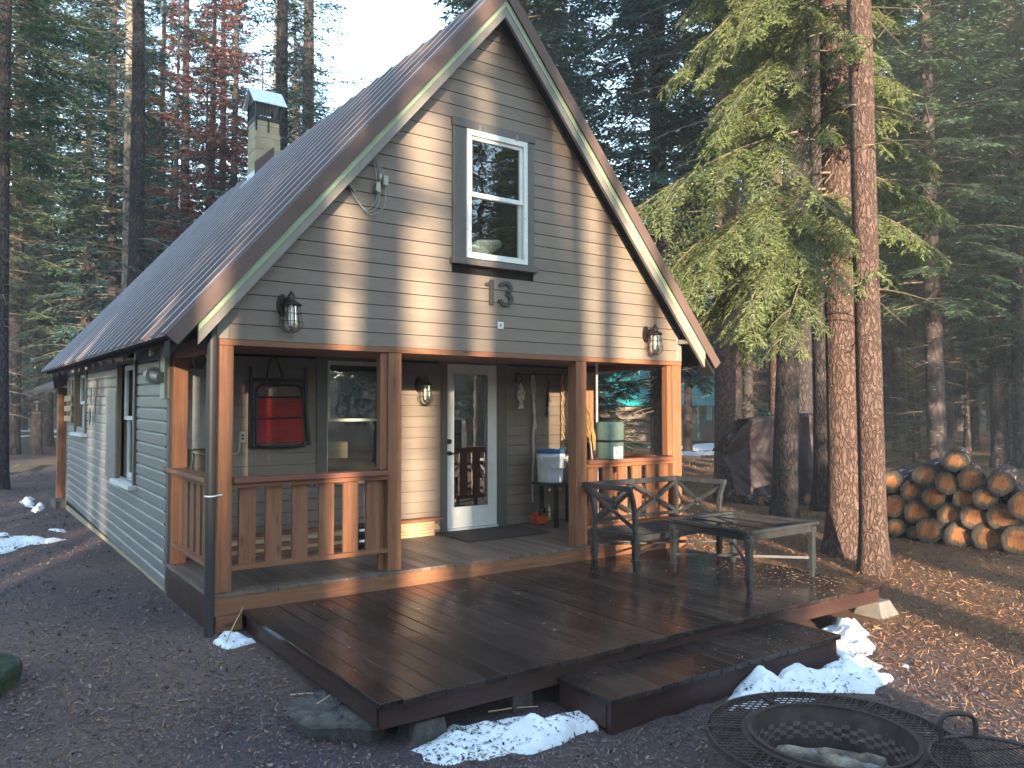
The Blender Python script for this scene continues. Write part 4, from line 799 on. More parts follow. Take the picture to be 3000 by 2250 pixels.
# needles and leaf scraps lying on deck, step and porch edge
def scraps():
    r = np.random.RandomState(21); out = []
    def put(n, x0, x1, y0, y1, z, dens, l0, l1):
        x = x0 + (x1 - x0) * r.rand(n); y = y0 + (y1 - y0) * r.rand(n); k = r.rand(n) < dens(x, y); x, y = x[k], y[k]; n = len(x)
        t = r.rand(n) * 6.3; l = l0 + (l1 - l0) * r.rand(n) ** 1.6; w = l * (.12 + .2 * r.rand(n))
        d = np.stack([np.cos(t), np.sin(t), .05 * r.randn(n)], -1) * l[:, None] / 2; s = np.stack([-np.sin(t), np.cos(t), .15 * r.randn(n)], -1) * w[:, None] / 2
        c = np.stack([x, y, np.full(n, z) + .004 + .004 * r.rand(n)], -1); out.append(np.stack([c - d - s * .3, c + d * .1 - s, c + d + s * .3, c - d * .2 + s], 1))
    put(2600, .3, 5.33, -2.55, -.08, DZ, lambda x, y: .07 + .22 * np.exp(-((x - 2.1) ** 2 / .6 + (y + 1.3) ** 2 / .5)) + .95 * np.clip((x - 4.3) / .9, 0, 1) ** 1.5 * np.clip((-y - .7) / .5, 0, 1), .012, .045)
    put(900, 4.3, 5.33, -2.55, -1.0, DZ, lambda x, y: np.clip((x - 4.2) / 1.1, 0, 1) ** 1.5, .015, .05)
    put(130, 1.5, 3.85, -3.07, -2.58, -.2485, lambda x, y: .3 + .5 * (x > 2.6), .012, .05)
    put(70, .1, 5.3, -.03, .3, 0, lambda x, y: .5 + 0 * x, .01, .025)
    return np.concatenate(out)
Mscrap = matchips('leaf_scrap', [(0, (.16, .08, .04)), (.4, (.36, .22, .11)), (.8, (.52, .37, .21)), (1, (.35, .10, .04))])
tag(link('fallen_needles', quads_mesh('fallen_needles', scraps(), Mscrap)), kind='stuff')

# ---------------------------------------------------------------- patio furniture
def foot(mb, x, y, z0): mb.box(x - .036, x + .036, y - .036, y + .036, z0 + .085, z0 + .10); mb.add([(x - .024, y - .024, z0 + .084), (x + .024, y - .024, z0 + .084), (x + .024, y + .024, z0 + .084), (x - .024, y + .024, z0 + .084), (x - .017, y - .017, z0), (x + .017, y - .017, z0), (x + .017, y + .017, z0), (x - .017, y + .017, z0)], [(4, 7, 6, 5), (0, 4, 5, 1), (1, 5, 6, 2), (2, 6, 7, 3), (3, 7, 4, 0)])
def leg(t, x, y, ztop, medallions=True):
    m = MB().box(x - .027, x + .027, y - .027, y + .027, DZ + .10, ztop - .08); foot(m, x, y, DZ)
    m.box(x - .038, x + .038, y - .038, y + .038, ztop - .095, ztop - .08).box(x - .033, x + .033, y - .033, y + .033, ztop - .08, ztop)
    for dx, dy in ((-.036, 0), (0, -.036)): m.tube([(x + dx * .9, y + dy * .9, ztop - .04), (x + dx * 1.12, y + dy * 1.12, ztop - .04)], [.02, .017], 14)
    m.build('leg', M['grey_metal'], t, .002)
bn = thing('patio_loveseat', 'dark grey metal loveseat frame with crossed braces and no cushions on the deck', 'loveseat', (4.62, -.4, DZ))
SZ = .20
LP = {'fl': (3.975, -.735), 'bl': (3.985, -.105), 'br': (5.26, -.105), 'fr': (5.265, -.735)}
for k, (x, y) in LP.items(): leg(bn, x, y, SZ)
MB().bar((3.98, -.735, .165), (5.26, -.735, .165), .035, .06).bar((3.985, -.105, .165), (5.26, -.105, .165), .035, .06).bar((3.978, -.70, .165), (3.983, -.14, .165), .035, .06).bar((5.262, -.70, .165), (5.26, -.14, .165), .035, .06).build('seat_frame', M['grey_metal'], bn, .003)
m = MB()
for k in range(7): m.bar((3.99, -.65 + k * .085, .178), (5.25, -.65 + k * .085, .178), .034, .014)
m.build('seat_slats', M['grey_metal'], bn)
def post(x, y, dx, dy):
    p = [(0, .2), (.0, .33), (.12, .45), (.42, .56), (1, .672)]; m = MB()
    for (a, z0), (b, z1) in zip(p, p[1:]): m.bar((x + dx * a, y + dy * a, z0 - .004), (x + dx * b, y + dy * b, z1 + .004), .05, .034, (1, 0, 0) if abs(dx) > .01 else (0, 1, 0))
    return m
tops = {}
for k, (dx, dy) in (('fl', (-.075, 0)), ('bl', (-.11, .03)), ('br', (.03, .03)), ('fr', (.085, 0))):
    x, y = LP[k]; post(x, y, dx, dy).build('arm_post', M['grey_metal'], bn, .003); tops[k] = (x + dx, y + dy, .675)
for a, b in (('fl', 'bl'), ('bl', 'br'), ('br', 'fr')):
    A_, B_ = Vector(tops[a]), Vector(tops[b]); d = (B_ - A_).normalized(); MB().bar(A_ - d * .03, B_ + d * .03, .045, .055).build('arm_rail' if a != 'bl' else 'back_rail', M['grey_metal'], bn, .004)
def cross(a0, a1, b0, b1):
    m = MB()
    for p, q in ((a0, b1), (a1, b0)): m.bar(p, q, .022, .038)
    c = (Vector(a0) + Vector(b1)) / 2; m.box(c.x - .022, c.x + .022, c.y - .022, c.y + .022, c.z - .022, c.z + .022)
    m.build('cross_brace', M['grey_metal'], bn, .002)
lo = lambda k, z=.30: (*LP[k], z)
hi = lambda k: (tops[k][0], tops[k][1], .645)
cross(lo('fl', .26), hi('fl'), lo('bl', .26), hi('bl')); cross(lo('fr', .26), hi('fr'), lo('br', .26), hi('br'))
mid_lo, mid_hi = ((LP['bl'][0] + LP['br'][0]) / 2, -.105, .30), ((tops['bl'][0] + tops['br'][0]) / 2, tops['br'][1], .645)
cross(lo('bl'), hi('bl'), mid_lo, mid_hi); cross(mid_lo, mid_hi, lo('br'), hi('br'))
MB().bar(lo('bl', .285), lo('br', .285), .03, .034).build('lower_rail', M['grey_metal'], bn, .003)
MB().bar((*LP['fl'], .0), (*LP['br'], .0), .02, .02).bar((*LP['bl'], .022), (*LP['fr'], .022), .02, .02).build('stretcher', M['grey_metal'], bn)
tb = thing('patio_table', 'dark grey metal coffee table frame without its glass top on the deck', 'table', (4.66, -1.52, DZ))
TL = [(4.215, -1.04), (4.165, -2.0), (5.155, -1.975), (5.11, -1.055)]
for x, y in TL: leg(tb, x, y, .34)
T4 = [(4.185, -1.005), (4.13, -2.035), (5.19, -2.01), (5.145, -1.02)]
m = MB()
for k in range(4):
    (ax, ay), (bx_, by) = T4[k], T4[(k + 1) % 4]; m.bar((ax, ay, .377), (bx_, by, .377), .062, .028)
m.build('top_frame', M['grey_metal'], tb, .006)
m = MB()
for k in range(4):
    (ax, ay), (bx_, by) = TL[k], TL[(k + 1) % 4]; m.bar((ax, ay, .325), (bx_, by, .325), .026, .07)
m.build('apron', M['grey_metal'], tb, .003)
m = MB()
for u in (.33, .66):
    p = Vector((*TL[0], .365)).lerp(Vector((*TL[3], .365)), u); q = Vector((*TL[1], .365)).lerp(Vector((*TL[2], .365)), u); m.bar(p, q, .02, .014)
m.build('cross_bar', M['black'], tb)
MB().bar((*TL[0], .035), (*TL[2], .035), .02, .024).bar((*TL[1], .062), (*TL[3], .062), .02, .024).build('stretcher', M['grey_metal'], tb)

# ---------------------------------------------------------------- fire pit
FX, FY, FZ = 1.99, -4.21, -.20
fp = thing('fire_pit', 'round rusty steel fire pit ring with a wide grated rim', 'fire pit', (FX, FY, -.47))
def ring(mb, r0, r1, z0, z1, n=72):
    vs = [(FX + r * math.cos(2 * math.pi * k / n), FY + r * math.sin(2 * math.pi * k / n), z) for r, z in ((r0, z0), (r1, z0), (r1, z1), (r0, z1)) for k in range(n)]
    mb.add(vs, [(a * n + k, a * n + (k + 1) % n, ((a + 1) % 4) * n + (k + 1) % n, ((a + 1) % 4) * n + k) for a in range(4) for k in range(n)])
m = MB(); ring(m, .622, .634, FZ - .03, FZ + .004); ring(m, .424, .452, FZ - .008, FZ + .003)
for k in range(6):
    a = D(12 + 60 * k); da = .016
    m.bar((FX + .45 * math.cos(a + da), FY + .45 * math.sin(a + da), FZ - .004), (FX + .624 * math.cos(a + da), FY + .624 * math.sin(a + da), FZ - .004), .012, .02)
    m.bar((FX + .45 * math.cos(a - da), FY + .45 * math.sin(a - da), FZ - .004), (FX + .624 * math.cos(a - da), FY + .624 * math.sin(a - da), FZ - .004), .012, .02)
m.build('rim_frame', M['iron'], fp)
m = MB()
for an in (D(20), D(140)):
    c, s_ = math.cos(an), math.sin(an); p = -.62
    while p < .62:
        h1 = math.sqrt(max(.624 ** 2 - p * p, 0)); h0 = math.sqrt(max(.45 ** 2 - p * p, 0)) if abs(p) < .45 else 0
        for a, b in (((-h1, -h0), (h0, h1)) if h0 else ((-h1, h1),)):
            if b - a > .01: m.bar((FX + c * a - s_ * p, FY + s_ * a + c * p, FZ - .004), (FX + c * b - s_ * p, FY + s_ * b + c * p, FZ - .004), .0055, .007)
        p += .034
m.build('rim_grating', M['iron'], fp)
m = MB(); n = 56; zs = [FZ + .006, FZ - .075, FZ - .098, FZ - .121, FZ - .144, FZ - .167, FZ - .29]; rs = [.408, .392, .39, .389, .388, .387, .384]
for i in range(6):
    for k in range(n):
        if 1 <= i <= 4 and (k + i) % 2 == 0: continue
        vs = [(FX + r * math.cos(2 * math.pi * (k + q) / n), FY + r * math.sin(2 * math.pi * (k + q) / n), z) for r, z in ((rs[i], zs[i]), (rs[i + 1], zs[i + 1])) for q in (0, 1)]
        m.add(vs, [(0, 1, 3, 2)])
ring(m, .400, .420, FZ + .004, FZ + .016)
m.build('bowl_wall', M['iron'], fp)
m = MB(); g_ = np.random.RandomState(5); n1 = 14; n2 = 40; vs = []
for i in range(n1 + 1):
    for k in range(n2):
        r = .375 * i / n1; a = 2 * math.pi * k / n2; vs.append((FX + r * math.cos(a), FY + r * math.sin(a), FZ - .165 - .05 * (r / .38) ** 2 + .03 * math.sin(9 * r + 2 * a) * (1 - r / .5) + g_.rand() * .018))
m.add(vs, [(i * n2 + k, (i + 1) * n2 + k, (i + 1) * n2 + (k + 1) % n2, i * n2 + (k + 1) % n2) for i in range(n1) for k in range(n2)], True); m.build('ash_bed', M['ash'], fp)
def rough_log(p0, p1, r, seed, n=14, m_=8):
    rr = random.Random(seed); pts = [Vector(p0).lerp(Vector(p1), i / m_) + Vector((rr.uniform(-1, 1), rr.uniform(-1, 1), rr.uniform(-1, 1))) * r * .12 for i in range(m_ + 1)]
    return MB().tube(pts, [r * rr.uniform(.82, 1.12) * (.7 if i in (0, m_) else 1) for i in range(m_ + 1)], n)
M['ashlog'] = mat('half_burnt_wood', [(.35, (.03, .026, .024)), (.5, (.17, .135, .10)), (.66, (.36, .29, .21))], scale=7, stretch=(1, 1, 1), rough=.95, bump=.8, bscale=25)
o = rough_log((1.86, -3.98, -.335), (1.90, -4.45, -.30), .062, 4).build('charred_log', M['ashlog']); tag(o, 'half burnt ashen log lying in the fire pit', 'log')
o = rough_log((2.1, -4.05, -.37), (2.25, -4.35, -.36), .04, 9).build('charred_log', M['ashlog']); tag(o, 'smaller charred stick in the ashes behind the big log', 'log')
gl = thing('grill_grate', 'round wire grill grate with an arched handle resting on the fire pit rim', 'grill grate', (2.2, -4.93, -.13))
m = MB().tube([(2.2 + .3 * math.cos(a), -4.93 + .3 * math.sin(a), -.135) for a in [2 * math.pi * k / 48 for k in range(48)]], .010, 8, closed=True); m.build('rim', M['iron'], gl)
m = MB()
for k in range(-13, 14):
    p = k * .0225; h_ = math.sqrt(max(.3 ** 2 - p * p, 0)); c, s_ = math.cos(D(62)), math.sin(D(62))
    if h_ > .02: m.tube([(2.2 + c * -h_ - s_ * p, -4.93 + s_ * -h_ + c * p, -.135), (2.2 + c * h_ - s_ * p, -4.93 + s_ * h_ + c * p, -.135)], .0028, 5, cap=False)
for k in (-1, 0, 1):
    p = k * .15; h_ = math.sqrt(.3 ** 2 - p * p); c, s_ = math.cos(D(152)), math.sin(D(152)); m.tube([(2.2 + c * -h_ - s_ * p, -4.93 + s_ * -h_ + c * p, -.141), (2.2 + c * h_ - s_ * p, -4.93 + s_ * h_ + c * p, -.141)], .004, 5, cap=False)
m.build('wires', M['iron'], gl)
a, b = Vector((2.235, -4.64, -.13)), Vector((2.375, -4.735, -.13)); d = b - a
MB().tube(spl([a, a + d * -.02 + Vector((0, 0, .07)), a + d * .12 + Vector((0, 0, .112)), a + d * .5 + Vector((0, 0, .122)), a + d * .88 + Vector((0, 0, .112)), b + d * .02 + Vector((0, 0, .07)), b], 30), .0125, 8).build('handle', M['iron'], gl)

# ---------------------------------------------------------------- snow, rocks
def snow(poly, label, hmax, seed, res=.02, group=None, bits=60):
    """melting snow heap over an outline on the ground"""
    P = np.array(poly, float); x0, y0 = P.min(0) - .06; x1, y1 = P.max(0) + .06
    nx, ny = int((x1 - x0) / res) + 2, int((y1 - y0) / res) + 2
    if nx * ny > 30000: res *= math.sqrt(nx * ny / 30000); nx, ny = int((x1 - x0) / res) + 2, int((y1 - y0) / res) + 2
    gx, gy = np.meshgrid(x0 + np.arange(nx) * res, y0 + np.arange(ny) * res, indexing='ij')
    r = np.random.RandomState(seed); S = max(x1 - x0, y1 - y0)
    def fb(k0, oct_=4):
        z = 0
        for o_ in range(oct_):
            for _ in range(4):
                t = r.rand() * 6.3; k = k0 * 2 ** o_ * (.7 + .6 * r.rand()); z = z + np.sin((gx * math.cos(t) + gy * math.sin(t)) * k + r.rand() * 6.3) * .5 ** o_ / 2.2
        return z
    wob = max(.05, .03 * S); px, py = gx + wob * .8 * fb(.55 / wob, 2), gy + wob * .8 * fb(.55 / wob, 2)
    inside = np.zeros_like(gx, bool); dist = np.full(gx.shape, 9e9); n = len(P)
    for i in range(n):
        (ax, ay), (bx_, by) = P[i], P[(i + 1) % n]
        c = ((ay > py) != (by > py)); t = (bx_ - ax) * (py - ay) / ((by - ay) if by != ay else 1e-9) + ax; inside ^= c & (px < t)
        dx, dy = bx_ - ax, by - ay; u = np.clip(((px - ax) * dx + (py - ay) * dy) / (dx * dx + dy * dy), 0, 1); dist = np.minimum(dist, np.hypot(px - ax - u * dx, py - ay - u * dy))
    sd = np.where(inside, dist, -dist); edge = hmax * .9
    hh = hmax * np.clip(sd / max(edge * 1.6, .03), 0, 1) ** .6 * (1 + .6 * np.clip(fb(17 if S < 4 else 3, 3), -1, 1.3)) * (.72 + .6 * np.clip(fb(5 if S < 4 else 1, 2), -1, 1)); hh = np.maximum(hh, 0)
    z = gz(gx, gy) - .012 + np.where(sd > 0, hh + .014, 0); ok = sd > -res * 1.2
    idx = -np.ones(gx.shape, int); idx[ok] = np.arange(ok.sum()); m = MB()
    q = ok[:-1, :-1] & ok[1:, :-1] & ok[1:, 1:] & ok[:-1, 1:]; I, J = np.nonzero(q)
    m.add(np.stack([gx[ok], gy[ok], z[ok]], -1).tolist(), [tuple(f) for f in np.stack([idx[I, J], idx[I + 1, J], idx[I + 1, J + 1], idx[I, J + 1]], -1).tolist()], True)
    I, J = np.nonzero(sd > .02)
    for k in range(bits):
        if not len(I): break
        a = r.randint(len(I)); i, j = I[a], J[a]; t = r.rand() * 6.3; l = .004 + .013 * r.rand() ** 1.5; c = np.array([gx[i, j] + r.randn() * .008, gy[i, j] + r.randn() * .008, z[i, j] + .006])
        d = np.array([math.cos(t), math.sin(t), r.randn() * .3]) * l; s_ = np.array([-math.sin(t), math.cos(t), .0]) * (.002 + .004 * r.rand() ** 2)
        m.add([c - d - s_, c + d - s_, c + d + s_, c - d + s_], [(0, 1, 2, 3)], mi=1)
    o = m.build('snow_patch', [M['snow'], M['debris']]); return tag(o, label, 'snow', group or 'patches of old snow')
snow([(.36, -2.60), (.60, -2.52), (.80, -2.47), (1.06, -2.52), (1.27, -2.58), (1.56, -2.72), (1.60, -2.86), (1.44, -3.0), (1.03, -2.97), (.69, -2.90), (.42, -2.80)], 'dirty snow heap lying before the front left corner of the deck', .085, 1, .012, bits=480)
snow([(-.06, -.30), (.02, -.12), (.12, -.02), (.20, -.10), (.18, -.38), (.02, -.44)], 'small crumpled snow clump at the foot of the conduit pipe', .075, 2, .01, bits=12)
snow([(2.44, -3.13), (2.62, -3.08), (3.0, -3.09), (3.55, -3.07), (3.93, -3.1), (4.0, -3.30), (3.85, -3.48), (3.4, -3.58), (3.12, -3.37), (2.95, -3.42), (2.72, -3.55), (2.5, -3.42)], 'long dirty snow heap between the step and the fire pit', .10, 3, .012, bits=480)
snow([(3.98, -2.95), (4.12, -2.70), (4.5, -2.50), (4.82, -2.46), (4.90, -2.62), (4.62, -2.80), (4.50, -3.02), (4.22, -3.12), (4.05, -3.08)], 'snow heap beside the right end of the step', .10, 4, .012, bits=60)
snow([(4.15, -3.46), (4.20, -3.44), (4.20, -3.38), (4.14, -3.39)], 'tiny lump of snow on the needles beyond the long heap', .03, 5, .01, bits=0)
snow([(2.33, -3.16), (2.40, -3.12), (2.42, -3.20), (2.35, -3.22)], 'tiny snow lump left of the fire pit at the step corner', .03, 6, .01, bits=0)
snow([(-.58, 12.5), (-.40, 12.9), (-.30, 10.6), (-.5, 10.1)], 'narrow snow strip beside the rear porch base', .06, 7, .03, bits=0)
snow([(-1.5, 7.5), (-1.15, 7.35), (-.85, 6.6), (-.42, 6.05), (-.7, 5.95), (-.95, 5.85), (-1.15, 5.3), (-1.6, 5.2)], 'thin snow sheet on the ground by the side wall at the left edge', .022, 8, .025, bits=80)
snow([(-.50, 7.4), (-.36, 7.25), (-.32, 7.0), (-.42, 6.9)], 'small snow lump on the ground near the side wall', .04, 9, .015, bits=0)
def rock(name, label, cat, c, r, h, seed, m, sq=1.0, n=44, flat_=.75):
    rr = np.random.RandomState(seed); ph = rr.rand(6) * 6.3; mb = MB(); vs = []
    prof = [(.86, -.6), (.97, .2), (1.03, .72), (1.0, .95), (.95, 1.0), (.8, 1.03), (.6, 1.0), (.4, 1.03), (.2, 1.0), (0, 1.02)]
    for rp, zp in prof:
        for k in range(n):
            a = 2 * math.pi * k / n; w = 1 + .10 * math.sin(2 * a + ph[0]) + .07 * math.sin(3 * a + ph[1]) + .05 * math.sin(5 * a + ph[2])
            vs.append((c[0] + r * rp * w * math.cos(a), c[1] + r * sq * rp * w * math.sin(a), c[2] + h * zp * (1 + .08 * math.sin(a + ph[3]) * rp) + rr.rand() * .012))
    mb.add(vs, [(i * n + k, i * n + (k + 1) % n, (i + 1) * n + (k + 1) % n, (i + 1) * n + k) for i in range(len(prof) - 1) for k in range(n)])
    o = mb.build(name, m); return tag(o, label, cat)
rock('flat_rock', 'flat dark grey stepping rock at the front left corner of the deck', 'rock', (.215, -2.03, gzf(.2, -2) + .0), .265, .085, 3, M['rock'], 1.3)
rock('mossy_rock', 'green mossy boulder cut by the left edge of the frame', 'rock', (-1.60, -.36, gzf(-1.6, -.3) - .03), .24, .16, 5, M['mossrock'], 1.3)
rock('red_stone', 'reddish half buried stone in the bottom left corner', 'rock', (-1.16, -2.05, gzf(-1.2, -2) - .02), .10, .06, 6, M['rock'])
# loose sticks on the ground
for k, (p, q, lb) in enumerate((((-.02, -.38, -.33), (.22, -.05, -.12), 'thin pale stick leaning on the porch rim beside the conduit pipe'), ((.10, -1.50, -.385), (.30, -1.62, -.385), 'short dry stick lying beside the deck left edge'), ((.02, -1.92, -.385), (.22, -1.88, -.30), 'short dry stick lying behind the flat rock'), ((1.05, -2.42, -.42), (1.36, -2.53, -.42), 'dry stick under the deck edge behind the front snow heap'))):
    o = MB().tube([p, Vector(p).lerp(Vector(q), .5) + Vector((0, .01, .004)), q], [.006, .005, .003], 6).build('stick', M['lumber']); tag(o, lb, 'stick', 'dry sticks')

# ---------------------------------------------------------------- log stack
def log_meshes():
    out = []
    for s in range(5):
        rr = random.Random(s + 40); n, m_ = 40, 7; ph = [rr.uniform(0, 6.3) for _ in range(5)]
        rad = lambda a: 1 + .05 * math.sin(2 * a + ph[0]) + .035 * math.sin(3 * a + ph[1]) + .02 * math.sin(7 * a + ph[2]) + .012 * math.sin(17 * a + ph[3])
        mb = MB(); vs = []
        for i in range(m_):
            for k in range(n):
                a = 2 * math.pi * k / n; w = rad(a) * (1 + rr.uniform(-.015, .015)); vs.append((i / (m_ - 1), w * math.cos(a), w * math.sin(a)))
        mb.add(vs, [(i * n + k, i * n + (k + 1) % n, (i + 1) * n + (k + 1) % n, (i + 1) * n + k) for i in range(m_ - 1) for k in range(n)], True)
        for i, s_ in ((0, -1), (m_ - 1, 1)):
            rings = [[(i / (m_ - 1) + (.0), f * y, f * z) for (x, y, z) in vs[i * n:(i + 1) * n]] for f in (.93, .5)] ; base = [v for v in vs[i * n:(i + 1) * n]]
            allv = base + rings[0] + rings[1] + [(i / (m_ - 1), 0, 0)]
            fs = [(a * n + k, (a + 1) * n + k, (a + 1) * n + (k + 1) % n, a * n + (k + 1) % n) for a in (0, 1) for k in range(n)] + [(2 * n + k, 3 * n, 2 * n + (k + 1) % n) for k in range(n)]
            mb.add(allv, fs if s_ < 0 else [f[::-1] for f in fs], mi=1)
        o = mb.build('log', [M['logbark'], M['logend']]); out.append(o.data); bpy.data.objects.remove(o)
    return out
LM = log_meshes()
def log(loc, r, L, yaw, label, group=None, pitch=0, k=None):
    o = link('log', LM[R_.randrange(5) if k is None else k], None, loc); o.scale = (L, r, r); o.rotation_euler = (0, pitch, yaw); o['tilt'] = 0; del o['tilt']
    return tag(o, label, 'log', group)
LG = [(-0.16, .39, .15), (-.67, .51, .17), (-1.0, .43, .15), (-1.3, .50, .16), (-1.72, .48, .155), (-1.1, .75, .15), (-.44, .27, .15), (-.79, .21, .155), (-1.21, .23, .15), (-1.51, .27, .145), (-1.97, .2, .18), (-.21, .03, .16), (-.53, -.03, .17), (-.99, -.02, .165), (-1.34, -.02, .165), (-1.68, .01, .175), (-.24, -.29, .13), (-.48, -.34, .095), (-.75, -.27, .175), (-1.13, -.30, .185), (-1.5, -.29, .195), (-1.9, -.27, .195), (.12, .2, .15), (.14, -.12, .15), (.08, -.32, .13)]
for k, (y, z, r) in enumerate(LG):
    row = 'top row' if z > .35 else 'second row from the top' if z > .15 else 'third row from the top' if z > -.15 else 'bottom row'
    lb = 'sawn log with orange heart in the %s of the log stack' % row
    if k == 5: lb = 'mossy bark log lying alone on top of the log stack'
    if k == 17: lb = 'smallest knobbly log end in the bottom row of the log stack'
    jx = [0, .05, -.04, .03, -.06, .02, .06][k % 7]
    log((9.9 + jx, y, z), r * 1.07, 1.2 if k == 5 else 1.7 + .1 * (k % 3), D(23 + (k * 37 % 7) - 3), lb, 'logs of the stack at the right edge')

# ---------------------------------------------------------------- tarp covered wood pile
CAM = Vector((-1.73344, -6.61437, 1.47937)); Fv = Vector((.5778, .8155, 0)).normalized(); Rv = Vector((Fv.y, -Fv.x, 0))
def loc(dep, s, z): p = CAM + Fv * dep + Rv * s; return Vector((p.x, p.y, z))
def tarp():
    t0 = Vector((11.23, 4.23, 0)); nu, nv = 96, 84; rr = np.random.RandomState(2); vs = []
    le = [(-.5, .33), (-.36, .32), (.25, .19), (.54, .0), (1.11, .42), (1.27, .60), (1.6, .66)]
    lx = lambda z: float(np.interp(z, [a for a, b in le], [b for a, b in le]))
    ks = [(rr.rand() * 9 + 2, rr.rand() * 7 - 3, rr.rand() * 6.3, .03 / (1 + q * .12)) for q in range(14)]
    for j in range(nv + 1):
        v = j / nv
        for i in range(nu + 1):
            u = i / nu; top = 1.27 + .03 * math.sin(u * 5) + .13 * sstep(u, .72, .8) - .06 * sstep(u, .85, .95) + .08 * sstep(u, .94, 1)
            bot = -.36 + .05 * math.sin(u * 7 + 1) - .06 * sstep(u, .1, .3) + .03 * math.sin(u * 19)
            if v < .66: z = bot + (top - bot) * (v / .66); dep = .0
            elif v < .9: z = top + .03 * math.sin(u * 9); dep = (v - .66) / .24 * .75
            else: z = top - (v - .9) / .1 * .7; dep = .78
            l = lx(z); s = l + (2.05 - l) * u
            w = sum(a * math.sin(u * k1 * 2.2 + z * k2 * 1.3 + p) for k1, k2, p, a in ks)
            w += .022 * abs(math.sin(u * 23 + z * 5 + 2 * math.sin(z * 4))) + .014 * abs(math.sin(u * 11 - z * 17 + 3 * math.sin(u * 6))) + .008 * abs(math.sin(u * 55 + z * 31 + 4 * math.sin(z * 9 + u * 7)))
            w += .05 * abs(math.sin(u * 9 + z * 1.2)) + (.12 * math.exp(-((u - .08) / .12) ** 2) * math.exp(-((z - .5) / .5) ** 2) * -1)
            p = t0 + Rv * s + Fv * (dep - w * (.8 if v < .66 else .2)); vs.append((p.x, p.y, z + (w * .3 if v >= .66 else 0)))
    m = MB().add(vs, [(j * (nu + 1) + i, j * (nu + 1) + i + 1, (j + 1) * (nu + 1) + i + 1, (j + 1) * (nu + 1) + i) for j in range(nv) for i in range(nu)], True)
    o = m.build('tarp', M['tarp']); sd = o.modifiers.new('solid', 'SOLIDIFY'); sd.thickness = .006
    tag(o, 'crumpled brown plastic tarp draped over a wood pile between the trunks', 'tarp')
tarp()
k = 0
for row in range(5):
    for col in range(7):
        p = Vector((11.23, 4.23, 0)) + Rv * (.42 + col * .255 + (.12 if row % 2 else 0)) + Fv * .12
        if row == 4 and col > 5: continue
        if row == 0 and col in (2, 5): continue
        log((p.x, p.y, -.34 + row * .3), .13, .55, math.atan2(Fv.y, Fv.x), 'round of firewood stacked under the brown tarp', 'firewood under the tarp')
for (s, z, r, f) in ((.75, -.35, .13, -.35), (1.0, -.36, .115, -.62), (1.72, -.33, .14, -.25)):
    p = Vector((11.23, 4.23, 0)) + Rv * s + Fv * f; log((p.x, p.y, z), r, .5, math.atan2(Fv.y, Fv.x) + .3, 'loose round of firewood on the ground before the brown tarp', 'loose firewood rounds')

# ---------------------------------------------------------------- neighbouring cabin
nb = thing('neighbour_cabin', 'distant tan cabin with a teal metal roof seen between the trunks', 'cabin', loc(52, 10, -.45))
def nq(mb, pts): mb.add(pts, [tuple(range(len(pts)))]); return mb
def nbox(mb, s0, s1, d0, d1, z0, z1): return mb.add([loc(d, s, z) for s in (s0, s1) for d in (d0, d1) for z in (z0, z1)], [(0, 1, 3, 2), (4, 6, 7, 5), (0, 4, 5, 1), (2, 3, 7, 6), (0, 2, 6, 4), (1, 5, 7, 3)])
m = MB()
for q in range(11): nbox(m, 5.6 + .01, 15.0, 50.6 - .02 * 0, 57, -.5 + q * .22, -.5 + q * .22 + .205); nbox(m, 5.62, 14.98, 50.62, 56.9, -.5 + q * .22 + .2, -.5 + (q + 1) * .22)
m.build('wall', M['cabin_tan'], nb)
m = MB(); s = 5.2
while s < 15.3:
    for a, b, z in ((0, .26, 0), (.26, .3, .05)):
        P_ = [loc(50.1, s + a, 1.78 + z), loc(50.1, s + b, 1.78 + z), loc(55, s + b, 6.6 + z), loc(55, s + a, 6.6 + z)]; m.add(P_, [(0, 1, 2, 3)])
    s += .3
m.build('roof', M['teal'], nb)
m = MB(); nbox(m, 12.36, 12.96, 50.5, 50.58, .74, 1.80); w = m.build('window', M['teal'], nb)
m = MB(); nbox(m, 12.5, 12.82, 50.46, 50.52, .86, 1.70); m.build('pane', M['white'], w)
m = MB(); nbox(m, 12.65, 12.67, 50.43, 50.46, .86, 1.7); nbox(m, 12.5, 12.82, 50.43, 50.46, 1.27, 1.29); m.build('muntin', M['teal'], w)
for q in (11.85, 14.9): m = MB(); nbox(m, q, q + .15, 50.5, 50.6, -.45, 1.8); m.build('corner_board', M['teal'], nb)
def far_snow(dep, s, a, b, label, seed):
    c = loc(dep, s, 0); rr = random.Random(seed); poly = []
    for k in range(18):
        t = 2 * math.pi * k / 18; w = 1 + rr.uniform(-.25, .25); p = c + Rv * (a * w * math.cos(t)) + Fv * (b * w * math.sin(t)); poly.append((p.x, p.y))
    snow(poly, label, .06, seed, .15, bits=0)
far_snow(43, 10.2, 2.6, 3.5, 'bright snow sheet on the ground before the distant teal roofed cabin', 31)
far_snow(36, 8.3, 1.6, .9, 'narrow snow strip nearest the porch on the way to the teal roofed cabin', 32)
far_snow(78, -45, 10, 5, 'large bright snow field far off between the dark trunks at the left', 33)
far_snow(58, -35, 8, 2.0, 'thin snow strip between the dark trunks at the left edge', 34)
